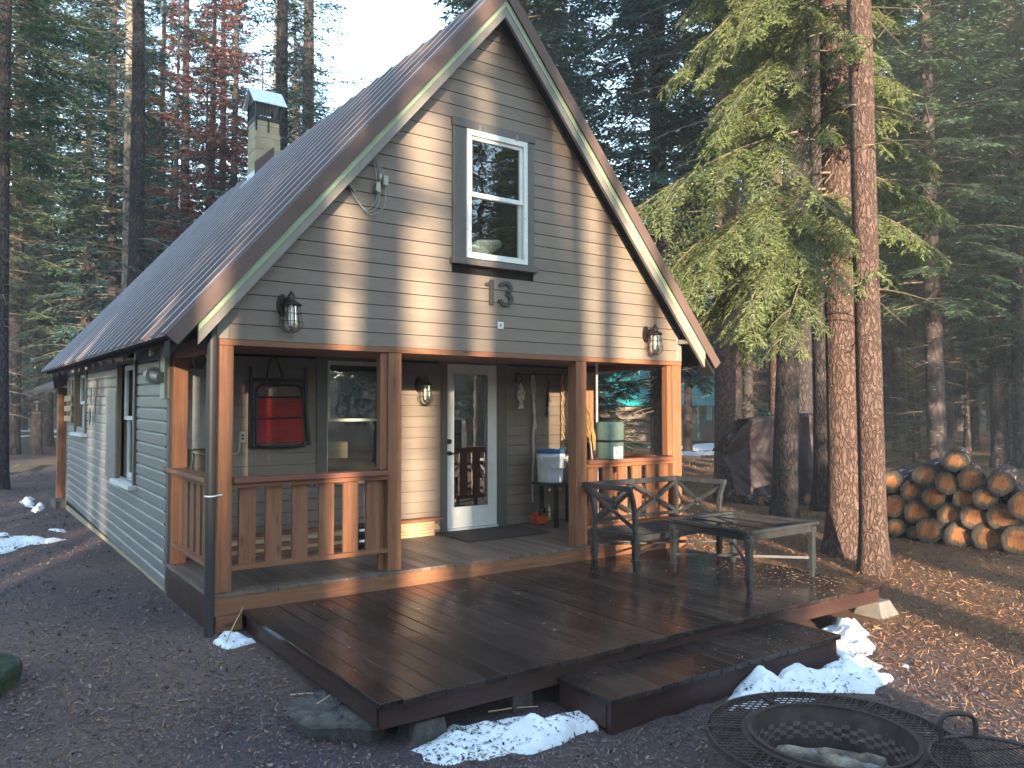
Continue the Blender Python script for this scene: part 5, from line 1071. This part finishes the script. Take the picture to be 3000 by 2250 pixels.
# bird feeder on a cut trunk
bf = thing('bird_feeder', 'small glass bird feeder with a peaked roof on a cut trunk at the left', 'bird feeder', (1.18, 33.2, 2.0))
MB().lathe([(0, 1.98), (.04, 1.94), (.20, 1.87), (.20, 1.86), (0, 1.88)], (1.18, 33.15), 20).build('roof', M['panel_grey'], bf)
MB().lathe([(.09, 1.45), (.09, 1.87)], (1.18, 33.15), 16).build('glass', M['lampglass'], bf); MB().lathe([(.05, 1.45), (.05, 1.8)], (1.18, 33.15), 10).build('seed', M['lumber'], bf)
MB().lathe([(0, 1.445), (.20, 1.445), (.21, 1.40), (0, 1.395)], (1.18, 33.15), 20).build('tray', M['grey_wood'], bf)

# ---------------------------------------------------------------- conifers
def fronds(p, d, up, l, w, rs):
    """kite shaped needle blades: base p, unit direction d"""
    n = len(p); j = np.stack([rs.randn(n), rs.randn(n), rs.randn(n)], -1) * .45 + up
    s = np.cross(d, j); s /= np.linalg.norm(s, axis=1)[:, None] + 1e-9; s *= (w / 2)[:, None]; t = d * l[:, None]
    return np.stack([p, p + t * .45 - s, p + t, p + t * .45 + s], 1)
def branch(rs, p0, az, L, e0, droop, twig_step, twig_k, m, bl, bw, leaves, wood, wr, bare=.18, hang=.25, nodes=6, side=.0, leafy=1.0):
    t = np.linspace(0, 1, nodes); ca, sa = math.cos(az), math.sin(az); bend = side * t ** 2 * L
    hx = t * L; zz = e0 * hx - droop * L * t ** 2
    P = np.stack([p0[0] + ca * hx - sa * bend, p0[1] + sa * hx + ca * bend, p0[2] + zz], -1)
    wood.append((P, wr))
    nt = max(2, int(L * (1 - bare) / twig_step)); u = bare + (1 - bare) * (np.arange(nt) + rs.rand(nt) * .6) / nt; u = np.clip(u, 0, 1)
    Q = np.stack([np.interp(u, t, P[:, i]) for i in range(3)], -1); T = np.stack([np.gradient(P[:, i], t) for i in range(3)], -1); T = np.stack([np.interp(u, t, T[:, i]) for i in range(3)], -1); T /= np.linalg.norm(T, axis=1)[:, None]
    S = np.cross(T, np.array([0, 0, 1.0])); S /= np.linalg.norm(S, axis=1)[:, None] + 1e-9; U = np.cross(S, T)
    for sg in (-1, 1):
        keep = rs.rand(nt) < leafy
        if not keep.any(): continue
        q, tt, ss, uu, un = Q[keep], T[keep], S[keep], U[keep], u[keep]; k = len(q)
        tl = (twig_k * L * (1.08 - un) ** .7 * np.minimum(1, .35 + un * 2.2) + .08) * (.7 + .5 * rs.rand(k))
        td = tt * (.75 + .2 * rs.randn(k))[:, None] + sg * ss + uu * (.12 * rs.randn(k))[:, None] + np.array([0, 0, -1.0]) * (hang * (.5 + rs.rand(k)))[:, None]; td /= np.linalg.norm(td, axis=1)[:, None]
        v = (np.arange(m) + .3) / m; pp = q[:, None] + td[:, None] * (tl[:, None] * v[None])[:, :, None]; pp[:, :, 2] -= (tl[:, None] * v[None] ** 2) * hang * .5
        for s2 in (-1, 1):
            side_ = np.cross(td, uu); d = td[:, None] * .8 + s2 * side_[:, None] * (.55 + .25 * rs.randn(k, m, 1)) + rs.randn(k, m, 3) * .12; d /= np.linalg.norm(d, axis=2)[:, :, None]
            l = bl * (.65 + .6 * rs.rand(k, m)) * np.minimum(1, .5 + tl / .3)[:, None]; ww = bw * (.7 + .6 * rs.rand(k, m))
            leaves.append(fronds(pp.reshape(-1, 3), d.reshape(-1, 3), np.repeat(uu, m, 0), l.ravel(), ww.ravel(), rs))
        leaves.append(fronds(q, td, uu, tl * 1.12, np.full(k, bw * .55), rs))
def wood_quads(wood, n=3):
    out = []
    for P, wr in wood:
        m = len(P); T = np.gradient(P, axis=0); T /= np.linalg.norm(T, axis=1)[:, None] + 1e-9; ref = np.array([0, 0, 1.0]) if abs(T[0, 2]) < .9 else np.array([1.0, 0, 0])
        a = np.cross(T, ref); a /= np.linalg.norm(a, axis=1)[:, None] + 1e-9; b = np.cross(a, T); r = wr * np.linspace(1, .25, m)[:, None]
        ring = [P + (a * math.cos(2 * math.pi * k / n) + b * math.sin(2 * math.pi * k / n)) * r for k in range(n)]
        for k in range(n):
            c, d = ring[k], ring[(k + 1) % n]; out.append(np.stack([c[:-1], d[:-1], d[1:], c[1:]], 1))
    return np.concatenate(out) if out else np.zeros((0, 4, 3))
def trunk_mesh(name, H, r0, m, lean=(0, 0), n=18, rings=26, flare=.35, seed=0, rough=.04, taper=.85, bend=.0):
    rs = np.random.RandomState(seed); mb = MB(); vs = []; zs = [-.5, -.1, .05, .2, .45, .8] + list(np.linspace(1.3, H, rings)); ph = rs.rand(4) * 6.3
    for z in zs:
        q = max(z, 0) / H; r = r0 * (1 - q) ** taper * 1.0 + .012; r *= 1 + flare * math.exp(-max(z, 0) / .35)
        cx, cy = lean[0] * q * H + bend * math.sin(q * 5 + ph[0]), lean[1] * q * H + bend * math.cos(q * 4 + ph[1])
        for k in range(n):
            a = 2 * math.pi * k / n; w = 1 + rough * (math.sin(3 * a + ph[0] + z * .3) + math.sin(5 * a + ph[1]) * (.4 + math.exp(-max(z, 0) / .4)) * 1.2 + rs.randn() * .35)
            vs.append((cx + r * w * math.cos(a), cy + r * w * math.sin(a), z))
    mb.add(vs, [(i * n + k, i * n + (k + 1) % n, (i + 1) * n + (k + 1) % n, (i + 1) * n + k) for i in range(len(zs) - 1) for k in range(n)], True)
    o = mb.build(name, m); me = o.data; bpy.data.objects.remove(o); return me
def crown_mesh(name, seed, H, zb, rmax, spacing, per, mleaf, twig_step=.13, twig_k=.36, m=3, bl=.15, bw=.034, droop=.28, e0=.12, gap=.12, bottom=.7, dead=0, r0=.2, taper=.8, leafy=1.0, dead_len=1.0):
    rs = np.random.RandomState(seed); leaves, wood = [], []; z = zb
    while z < H - .25:
        q = (z - zb) / (H - zb); R = rmax * (1 - q) ** taper * min(1, bottom + q * 2.5) + .12; tr = r0 * (1 - z / H) ** .85
        for k in range(per):
            if rs.rand() < gap: continue
            az = 6.283 * (k + rs.rand()) / per; L = R * (.62 + .5 * rs.rand())
            branch(rs, (tr * math.cos(az) * .6, tr * math.sin(az) * .6, z + rs.randn() * .1), az, L, e0 + .5 * q ** 2 + rs.randn() * .07, droop * (1 - .7 * q) * (.7 + .6 * rs.rand()), twig_step, twig_k, m, bl, bw, leaves, wood, .006 + .009 * L, side=rs.randn() * .15, leafy=leafy)
        z += spacing * (.75 + .5 * rs.rand())
    for k in range(dead):
        zz = 1.6 + (zb + .5 - 1.6) * rs.rand() ** .7; az = rs.rand() * 6.283; L = dead_len * (.3 + 1.0 * rs.rand()); t = np.linspace(0, 1, 5); b_ = rs.randn() * .2
        P = np.stack([math.cos(az) * t * L - math.sin(az) * b_ * t ** 2, math.sin(az) * t * L + math.cos(az) * b_ * t ** 2, zz + (rs.randn() * .12) * t * L - .22 * L * t ** 2], -1); wood.append((P, .012))
        for q in range(3):
            i = 1 + rs.randint(3); d = np.array([math.cos(az + rs.randn()), math.sin(az + rs.randn()), rs.randn() * .3]) * L * .3; wood.append((np.stack([P[i] + d * x for x in (0, .5, 1)]), .006))
    lq = np.concatenate(leaves) if leaves else np.zeros((0, 4, 3)); wq = wood_quads(wood)
    me = quads_mesh(name, np.concatenate([lq, wq]), mleaf); me.materials.append(M['twig'])
    mi = np.zeros(len(lq) + len(wq), np.int32); mi[len(lq):] = 1; me.polygons.foreach_set('material_index', mi); return me
KIND = {}
def kind(key, H, r0, barkm, **kw):
    KIND[key] = (trunk_mesh('trunk', H, r0, M[barkm], n=12, rings=12, seed=hash(key) % 97 if False else len(KIND), flare=.25, bend=.05), crown_mesh('crown', 50 + len(KIND), H, r0=r0, **kw) if kw else None)
kind('spruce', 24, .22, 'bark_dark', zb=2.6, rmax=2.8, spacing=.33, per=7, mleaf=M['leaf_blue'], dead=16, droop=.36, bw=.05, bl=.18, m=4, gap=.08)
kind('fir', 27, .25, 'bark_far', zb=4.6, rmax=2.9, spacing=.38, per=6, mleaf=M['leaf'], dead=34, droop=.32, bw=.05, bl=.18, m=4, gap=.12)
kind('thin', 24, .18, 'bark_dark', zb=7.5, rmax=2.1, spacing=.42, per=6, mleaf=M['leaf'], dead=70, droop=.26, gap=.2, bw=.045, m=4)
kind('sparse', 26, .24, 'bark_dark', bw=.042, zb=4.0, rmax=2.6, spacing=.46, per=5, mleaf=M['leaf_blue'], dead=60, droop=.22, e0=.05, gap=.25, leafy=.55, twig_step=.15, dead_len=1.8)
kind('redfir', 22, .2, 'bark_dark', zb=3.0, rmax=2.3, spacing=.42, per=5, mleaf=M['leaf_dead'], dead=40, droop=.28, gap=.2, leafy=.8, dead_len=1.6, bw=.05, bl=.18, m=4)
kind('pale', 25, .19, 'bark_pale', zb=17, rmax=1.5, spacing=.6, per=4, mleaf=M['leaf'], dead=80, droop=.2, gap=.3)
kind('young', 5, .06, 'bark_far', zb=.25, rmax=1.35, spacing=.17, per=6, mleaf=M['leaf'], twig_step=.075, twig_k=.32, m=3, bl=.085, bw=.022, droop=.22, e0=.22, bottom=1.0)
kind('high', 28, .28, 'bark_far', zb=8.6, rmax=3.0, spacing=.42, per=6, mleaf=M['leaf'], dead=22, droop=.32, gap=.1, bw=.05, bl=.18, m=4)
kind('tall', 30, .26, 'bark_dark', zb=19, rmax=2.4, spacing=.5, per=5, mleaf=M['leaf'], dead=85, dead_len=1.5)
PROTO = {}
def tree(key, name, label, x, y, sc=1.0, rot=None, group=None, lean=(0, 0), trunk=None, crown=True, cz=0, cat='tree', csc=1.0):
    z = gzf(x, y)
    t = thing(name, label, cat, (x, y, z), group); t.rotation_euler = (lean[0], lean[1], R_.uniform(0, 6.28) if rot is None else rot); t.scale = (sc, sc, sc)
    tm, cm = KIND[key]; link('trunk', trunk or tm, t)
    if crown and cm: c = link('crown', cm, t, (0, 0, cz)); c.scale = (csc, csc, csc)
    return t
G = 'dense conifers of the forest'
FL = {'redfir': 'dying conifer with rust red boughs in the forest behind', 'spruce': 'bushy blue green conifer with drooping tiers in the forest behind', 'fir': 'tall dark green fir with bare lower trunk in the forest behind', 'thin': 'slim conifer with many dead twigs and a small high crown', 'sparse': 'dark sparse conifer with long half bare branches', 'high': 'tall forest fir with a high crown and clean trunk'}
taken = []
def put(key, x, y, sc=1, label=None, group=G, **kw):
    taken.append((x, y)); return tree(key, 'conifer', label or FL[key], x, y, sc, group=group, **kw)
# trees one can tell apart, from left to right
put('fir', .27, 33.0, 1.25, 'thickest dark trunk at the far left beside the bird feeder', None)
put('thin', -.7, 20.6, 1.0, 'dark trunk cut by the left frame edge', None)
t = tree('fir', 'cut_trunk', 'cut dark trunk at the left carrying the bird feeder', 1.18, 33.2, 1.0, crown=False, trunk=trunk_mesh('trunk', 1.87, .21, M['bark_far'], taper=.02)); taken.append((1.18, 33.2))
put('fir', 2.17, 40.2, 1.1, 'dark trunk between the bird feeder and the rear porch post', None)
put('spruce', 2.9, 31.8, 1.05); put('thin', 3.1, 26.7, 1.1, 'slim grey trunk just left of the pale dead trunk', None)
put('pale', 2.52, 19.8, 1.0, 'slim pale peeling trunk rising left of the roof, sunlit', None)
put('sparse', 5.36, 25.1, 1.0); put('redfir', 6.46, 25.6, 1.05, 'conifer with dead rust red foliage left of the chimney', None); put('redfir', 4.6, 23.0, .8, 'smaller conifer with dead rust red boughs behind the roof', None)
put('redfir', 6.9, 24.0, 1.0, 'reddish dying conifer just left of the chimney cap', None)
put('fir', 8.12, 30.5, 1.0); put('pale', 8.85, 25.1, 1.25, 'pale sunlit trunk directly behind the chimney', None, rot=2.0)
put('sparse', 8.14, 19.5, 1.1, 'big dark trunk with long sparse branches right of the chimney', None, rot=1.0)
put('sparse', 13.95, 12.93, 1.05, 'dark trunk rising behind the right slope of the roof', None)
put('thin', 18.6, 13.3, 1.0, 'dark twin like trunk seen above the right roof edge', None); put('sparse', 19.4, 14.0, .95)
put('thin', 27.2, 19.5, 1.1); put('thin', 20.5, 10.7, .95); put('sparse', 22.5, 12.2, 1.0)
put('high', 27.2, 5.6, 1.0); put('fir', 27.05, 4.9, .9, 'dark trunk at the right frame edge behind the log stack', None)
put('fir', 38.8, 11.8, 1.25, 'grey trunk with light boughs standing right of the trunk pair', None, cz=-1.2)
for (x, y, s) in ((33.6, 10.6, 1.0), (34.6, 12.3, .8), (31.1, 10.7, .8), (36, 13.9, .9), (41, 16.5, 1.0), (43, 11, 1.1), (37, 8.1, .9), (30.5, 13.0, .9)): put('high' if s > .85 else 'thin', x, y, s)
stump = tree('fir', 'burnt_stump', 'scorched broken stump with an orange band far off at the right', 31.1, 10.6, 1.0, crown=False, trunk=trunk_mesh('trunk', 1.02, .13, M['bark_red'], taper=.15))
MB().lathe([(.105, .98), (.108, 1.06), (.09, 1.08), (.0, 1.08)], (0, 0), 16).build('band', M['red'], None).parent = stump
# young firs by the porch
for (x, y, s, lb) in ((10.2, 8.2, .95, 'young fir seen through the right porch opening'), (11.1, 8.3, 1.0, 'taller young fir just right of the right corner post'), (8.4, 6.2, .5, 'small bright young fir behind the green foam roll'), (13.2, 10.4, 1.3, 'young fir before the teal roofed cabin, furthest back'), (25.5, 7.6, .9, 'sunlit small fir far off between the right trunks')):
    tree('young', 'young_fir', lb, x, y, s)
# big trunks right of the cabin
def big(label, x, y, r0, H, m, lean, key='high', cz=0, crown=True, **kw):
    t = thing('fir_tree', label, 'tree', (x, y, gzf(x, y))); taken.append((x, y)); link('trunk', trunk_mesh('trunk', H, r0, M[m], lean, n=40, rings=60, rough=.03, **kw), t)
    if crown:
        c = link('crown', KIND[key][1], t, (lean[0] * 9, lean[1] * 9, cz)); c.rotation_euler = (0, 0, R_.uniform(0, 6))
    return t
big('thick reddish trunk behind the left edge of the brown tarp', 12.2, 4.8, .30, 30, 'bark_red', (0, 0), 'sparse', 2.0, flare=.12, seed=1)
big('dark leaning trunk standing before the brown tarp', 10.69, 2.32, .215, 24, 'bark_dark', (.035, -.02), 'high', 1, flare=.22, seed=2)
big('dark trunk at the right end of the brown tarp', 12.16, 2.42, .20, 25, 'bark_dark', (-.01, 0), 'high', 1, flare=.5, seed=3)
T4o = big('left trunk of the sunlit reddish pair right of the deck', 8.15, -.5, .205, 26, 'bark_red', (.002, .01), crown=False, flare=.6, seed=4, taper=.38)
T5o = big('right trunk of the sunlit pair right of the deck, smoother and leaning', 7.28, -1.39, .138, 24, 'bark_red', (-.02, .0), 'high', .0, flare=.35, seed=5, taper=.32)
big('dark trunk behind the reddish pair', 17.6, 6.6, .26, 26, 'bark_dark', (0, 0), 'high', 0, seed=6); big('mottled trunk above the brown tarp', 15.9, 6.2, .22, 26, 'bark_red', (0, 0), 'high', 1, seed=7)
# drooping sunlit boughs of the pair
rs = np.random.RandomState(77); lv, wd = [], []
cl = math.atan2(-Rv.y, -Rv.x); cc = math.atan2(-Fv.y, -Fv.x)
def bough(z, az, L, e0, droop, side, r):
    """drooping main limb that carries flat sprays of twigs"""
    t = np.linspace(0, 1, 10); ca, sa = math.cos(az), math.sin(az); bend = side * t ** 2 * L
    P = np.stack([ca * t * L - sa * bend, sa * t * L + ca * bend, z + e0 * t * L - droop * L * t ** 2], -1); wd.append((P, r))
    n = int(5 + L * 5)
    for q in range(n):
        u = .22 + .78 * (q + rs.rand()) / n; p = np.array([np.interp(u, t, P[:, i]) for i in range(3)]); sl = L * (.42 * (1.05 - u) + .12) * (.7 + .5 * rs.rand()); sg = 1 if q % 2 else -1
        branch(rs, p, az + sg * (.75 + .35 * rs.rand()), sl, -.15 - .5 * u * droop, .35 + .45 * rs.rand(), .052, .34, 5, .07, .0165, lv, wd, .0055, bare=.08, hang=.4, nodes=5, side=rs.randn() * .2)
    branch(rs, P[5], math.atan2(P[9, 1] - P[5, 1], P[9, 0] - P[5, 0]), float(np.hypot(*(P[9, :2] - P[5, :2]))) * 1.05, (P[6, 2] - P[5, 2]) / (np.hypot(*(P[6, :2] - P[5, :2])) + 1e-6), .3, .042, .4, 6, .066, .0155, lv, wd, .005, bare=.02, hang=.45, nodes=6)
for k in range(36):
    z = 4.4 + 6.0 * rs.rand() ** 1.1; left = k % 4 != 0; az = cl + (rs.rand() - .36) * 2.2 if left else cl + math.pi + rs.randn() * .5
    bough(z, az, (1.05 + 1.15 * rs.rand()) * (1 if left else .6), -.02 + .2 * rs.rand(), .4 + .5 * rs.rand(), rs.randn() * .25, .016)
for (z, daz, L, dr) in ((4.0, .25, 1.7, .6), (4.3, -.2, 2.0, .65), (3.9, .05, 1.5, .75), (4.5, .5, 2.3, .65), (4.9, .12, 2.8, .62), (5.0, -.1, 3.1, .6), (4.0, 3.3, .9, .5), (4.6, 2.9, 1.2, .55), (5.2, 3.1, 1.3, .5), (5.2, .3, 2.6, .75), (5.8, .2, 3.1, .45), (3.8, -.05, 1.35, .85)):
    bough(z, cl + daz, L, .0, dr, rs.randn() * .2, .022)
for k in range(5): bough(4.4 + 3.0 * rs.rand(), cc + rs.randn() * .55, .75 + .7 * rs.rand(), .0, .45 + .4 * rs.rand(), rs.randn() * .3, .012)
for k in range(34):
    az = cl + rs.randn() * .6; L = 1 + rs.rand(); z = 3.8 + 2.6 * rs.rand(); t = np.linspace(0, 1, 6); wd.append((np.stack([math.cos(az) * t * L * .7, math.sin(az) * t * L * .7, z - .9 * L * t ** 1.6], -1), .008))
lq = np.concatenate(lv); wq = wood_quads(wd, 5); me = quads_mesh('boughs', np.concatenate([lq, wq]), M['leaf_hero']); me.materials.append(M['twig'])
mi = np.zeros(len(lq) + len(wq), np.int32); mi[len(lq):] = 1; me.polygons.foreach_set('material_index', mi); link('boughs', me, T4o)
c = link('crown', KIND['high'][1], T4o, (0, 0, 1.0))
# forest fill
tk = list(taken); n = 0; tries = 0
while n < 125 and tries < 6000:
    tries += 1; a = D(35.3) + R_.uniform(-44, 46) * math.pi / 180; dep = 20 + 62 * R_.random() ** .75
    x, y = CAM.x + dep * math.sin(a), CAM.y + dep * math.cos(a); off = math.degrees(a) - 35.3
    if -3 < x < 8.5 and y < 15: continue
    u = 1106 + 1698 * math.tan(D(off)); df = dep * math.cos(D(off))
    if 690 < u < 955: continue
    if 1440 < u < 1625 and df < 55: continue
    if 360 < u < 530 and df < 34: continue
    if u > 1900 and df < 24: continue
    if 1215 < u < 1470 and (df > 44 or R_.random() < .6): continue
    if u < 140 and df < 46 and R_.random() < .75: continue
    if min((x - p) ** 2 + (y - q) ** 2 for p, q in tk) < (2.4 + dep * .012) ** 2: continue
    tk.append((x, y)); n += 1
    key = R_.choice(['spruce', 'fir', 'thin', 'sparse', 'thin', 'redfir' if R_.random() < .4 else 'sparse'] if u < 700 else ['spruce', 'fir', 'spruce', 'high', 'fir'])
    put(key, x, y, R_.uniform(.85, 1.2))
# trees that stand behind the camera: they stripe the cabin with shade and show in the panes
def sd(s, d): return (s * SY - d * SX, -s * SX - d * SY)
GS = 'trees across the clearing opposite the cabin'
SHADE = [('high', -.30, 22, 1.0, 1.15), ('tall', .55, 24, 1.05, 1.9), ('tall', 1.29, 26, .9, 1.15), ('tall', 2.14, 28, .9, .6), ('tall', 2.76, 24, 1.05, 2.1), ('tall', 3.42, 26, 1.0, .75), ('tall', 3.86, 27, .9, .6), ('tall', 4.55, 29, .9, .6), ('high', -.80, 21, .8, .9), ('tall', -1.3, 26, 1.0, 1.5), ('high', -1.95, 22, 1.1, 1.5), ('tall', -2.85, 27, 1.0, 1.0), ('tall', -2.35, 29, 1.0, .6), ('tall', -3.55, 23, 1.0, 1.5), ('high', -4.1, 25, 1.1, 1.3), ('fir', -4.7, 20, .75, .75), ('high', -5.3, 25, 1.1, 1.2), ('spruce', -6.8, 19, .75, .75),
         ('tall', 6.62, 23, 1.0, 1.2), ('tall', 8.3, 20, 1.0, 1.1), ('spruce', 9.2, 17, .47, .47), ('spruce', 10.7, 17, .45, .45), ('tall', -1.0, 37, 1.0, 1.0), ('tall', 2.0, 33, .8, .6),
         ('fir', 15.4, 4.5, .75, .75), ('fir', 18.5, 11, .75, .75), ('spruce', 20.5, 8, .75, .75), ('high', 22, 13, 1.1, 1.1), ('fir', 24.5, 9, .75, .75), ('spruce', 26, 15, .8, .8), ('spruce', 31, 14, .8, .8), ('fir', 36, 19, .9, .9)]
for key, s, d, sc, wxy in SHADE:
    x, y = sd(s, d); t = tree(key, 'conifer', 'conifer standing across the clearing opposite the cabin front', x, y, sc, group=GS)
    t.scale = (wxy, wxy, sc * .64 if key in ('high', 'tall') else sc)
n = 0
while n < 42:
    s, d = R_.uniform(-55, 75), R_.uniform(12, 62)
    if -6 < s < 9.5 and d < 200: continue
    if s > 12 and d < 24 and s < 24 and R_.random() < .5: continue
    x, y = sd(s, d)
    if min(((x - sd(a[1], a[2])[0]) ** 2 + (y - sd(a[1], a[2])[1]) ** 2) for a in SHADE) < 4: continue
    if s > 9.5 and R_.random() < .7: continue
    n += 1; tree(R_.choice(['fir', 'spruce', 'fir', 'sparse', 'high']), 'conifer', 'conifer standing across the clearing opposite the cabin front', x, y, R_.uniform(.55, .8), group=GS)
for k in range(34):      # unseen young firs added behind the camera, sized to shade the foreground
    q = -7 + k * .36 + R_.uniform(-.12, .12); hgt = float(np.interp(q, [-7, -1, -.2, .2, .8, 1.1, 2.1, 2.5, 3.0, 3.4, 4.8, 5.2], [.14, .13, .15, .2, .2, .05, .05, .12, .17, .25, .22, .1])); x, y = sd(q, 12.2 + R_.uniform(-.6, .9)); tree('young', 'young_fir', 'unseen young fir added to shade the yard before the cabin', x, y, hgt * R_.uniform(.8, 1.2), group='unseen young firs added for shade')
def distant():
    rs = np.random.RandomState(9); out = []; wd = []
    for k in range(500):
        if k >= 455: a = D(206 + rs.uniform(-32, 10)); dep = rs.uniform(84, 112)
        elif k < 230:
            a = D(35.3 + rs.uniform(-40, 42)); dep = rs.uniform(84, 135); u = 1106 + 1698 * math.tan(a - D(35.3))
            if 700 < u < 930 or 1470 < u < 1560 or (1215 < u < 1470 and rs.rand() < .75): continue
        else: a = D(35.3 + rs.uniform(60, 300)); dep = rs.uniform(64, 110)
        low = -33 < ((math.degrees(a) - 206 + 180) % 360) - 180 < 10  # toward the sun: unseen trees added against its glow, kept below its rays
        cx, cy = CAM.x + dep * math.sin(a), CAM.y + dep * math.cos(a); H = .135 * dep if low else rs.uniform(20, 31); zb = rs.uniform(.3, 5); n = 330
        q = rs.rand(n) ** .8; z = zb + q * (H - zb); az = rs.rand(n) * 6.283; R = (2.9 * (1 - q) ** .8 + .25) * rs.uniform(.5, 1, n) ** .5
        r0 = R * rs.rand(n) * .5; p = np.stack([cx + np.cos(az) * r0, cy + np.sin(az) * r0, z - .4], -1)
        d = np.stack([np.cos(az), np.sin(az), -.35 + .3 * rs.randn(n)], -1); d /= np.linalg.norm(d, axis=1)[:, None]
        out.append(fronds(p, d, np.tile([0, 0, 1.0], (n, 1)), R - r0 + .5, np.full(n, .45), rs)); wd.append((np.array([[cx, cy, -.6], [cx, cy, H * .5], [cx, cy, H]]), .26))
    lq = np.concatenate(out); wq = wood_quads(wd, 5); me = quads_mesh('distant_forest', np.concatenate([lq, wq]), M['leaf_far']); me.materials.append(M['bark_far'])
    mi = np.zeros(len(lq) + len(wq), np.int32); mi[len(lq):] = 1; me.polygons.foreach_set('material_index', mi); tag(link('distant_forest', me), kind='stuff')
distant()
hz = MB().box(-170, 180, -180, 190, -1.6, 46).build('added_haze', []); hz['kind'] = 'stuff'  # scattering air volume added to lift the dark forest tones
hm = bpy.data.materials.new('added_thin_haze'); hm.use_nodes = True; hn = hm.node_tree; hn.nodes.remove(hn.nodes['Principled BSDF'])
pv = hn.nodes.new('ShaderNodeVolumePrincipled'); pv.inputs['Color'].default_value = (.86, .92, 1, 1); pv.inputs['Density'].default_value = .0017; pv.inputs['Anisotropy'].default_value = .0
hn.links.new(pv.outputs[0], hn.nodes['Material Output'].inputs['Volume']); hz.data.materials.append(hm)

# ---------------------------------------------------------------- light, sky, camera
w = bpy.data.worlds.new('World'); SC.world = w; w.use_nodes = True; nt = w.node_tree
sky = nt.nodes.new('ShaderNodeTexSky'); sky.sky_type = 'NISHITA'; sky.sun_disc = False; sky.sun_elevation = SUN_EL
sky.sun_rotation = math.pi + SUN_AZ; sky.altitude = 900; sky.air_density = 1.15; sky.dust_density = .3; sky.ozone_density = 1.2
bg = nt.nodes['Background']; bg.inputs['Strength'].default_value = .15; nt.links.new(sky.outputs[0], bg.inputs['Color'])
sl = bpy.data.lights.new('sun', 'SUN'); sl.energy = 3.0; sl.angle = D(.53); sl.color = (1, .83, .62)
so = bpy.data.objects.new('sun', sl); C.objects.link(so)
so.rotation_euler = Vector((SX * math.cos(SUN_EL), SY * math.cos(SUN_EL), -math.sin(SUN_EL))).to_track_quat('-Z', 'Y').to_euler()
cam = bpy.data.cameras.new('camera'); co = bpy.data.objects.new('camera', cam); C.objects.link(co); SC.camera = co
cam.sensor_width = 36; cam.lens = 36 * 1698.43 / 2212; cam.clip_end = 1000; cam.clip_start = .05
F3 = Vector((.57778846, .81548072, .03393641)); R3 = Vector((.81598085, -.57807676, -.00158724)); U3 = Vector((-.01832349, -.02860855, .99942273))
m4 = Matrix((R3, U3, -F3)).transposed().to_4x4(); m4.translation = CAM; co.matrix_world = m4
vs_ = SC.view_settings; vs_.view_transform = 'Standard'; vs_.look = 'None'; vs_.exposure = 3.15; vs_.gamma = 1
SC.cycles.max_bounces = 6; SC.cycles.transparent_max_bounces = 8; SC.cycles.use_denoising = True; SC.cycles.sample_clamp_indirect = 6
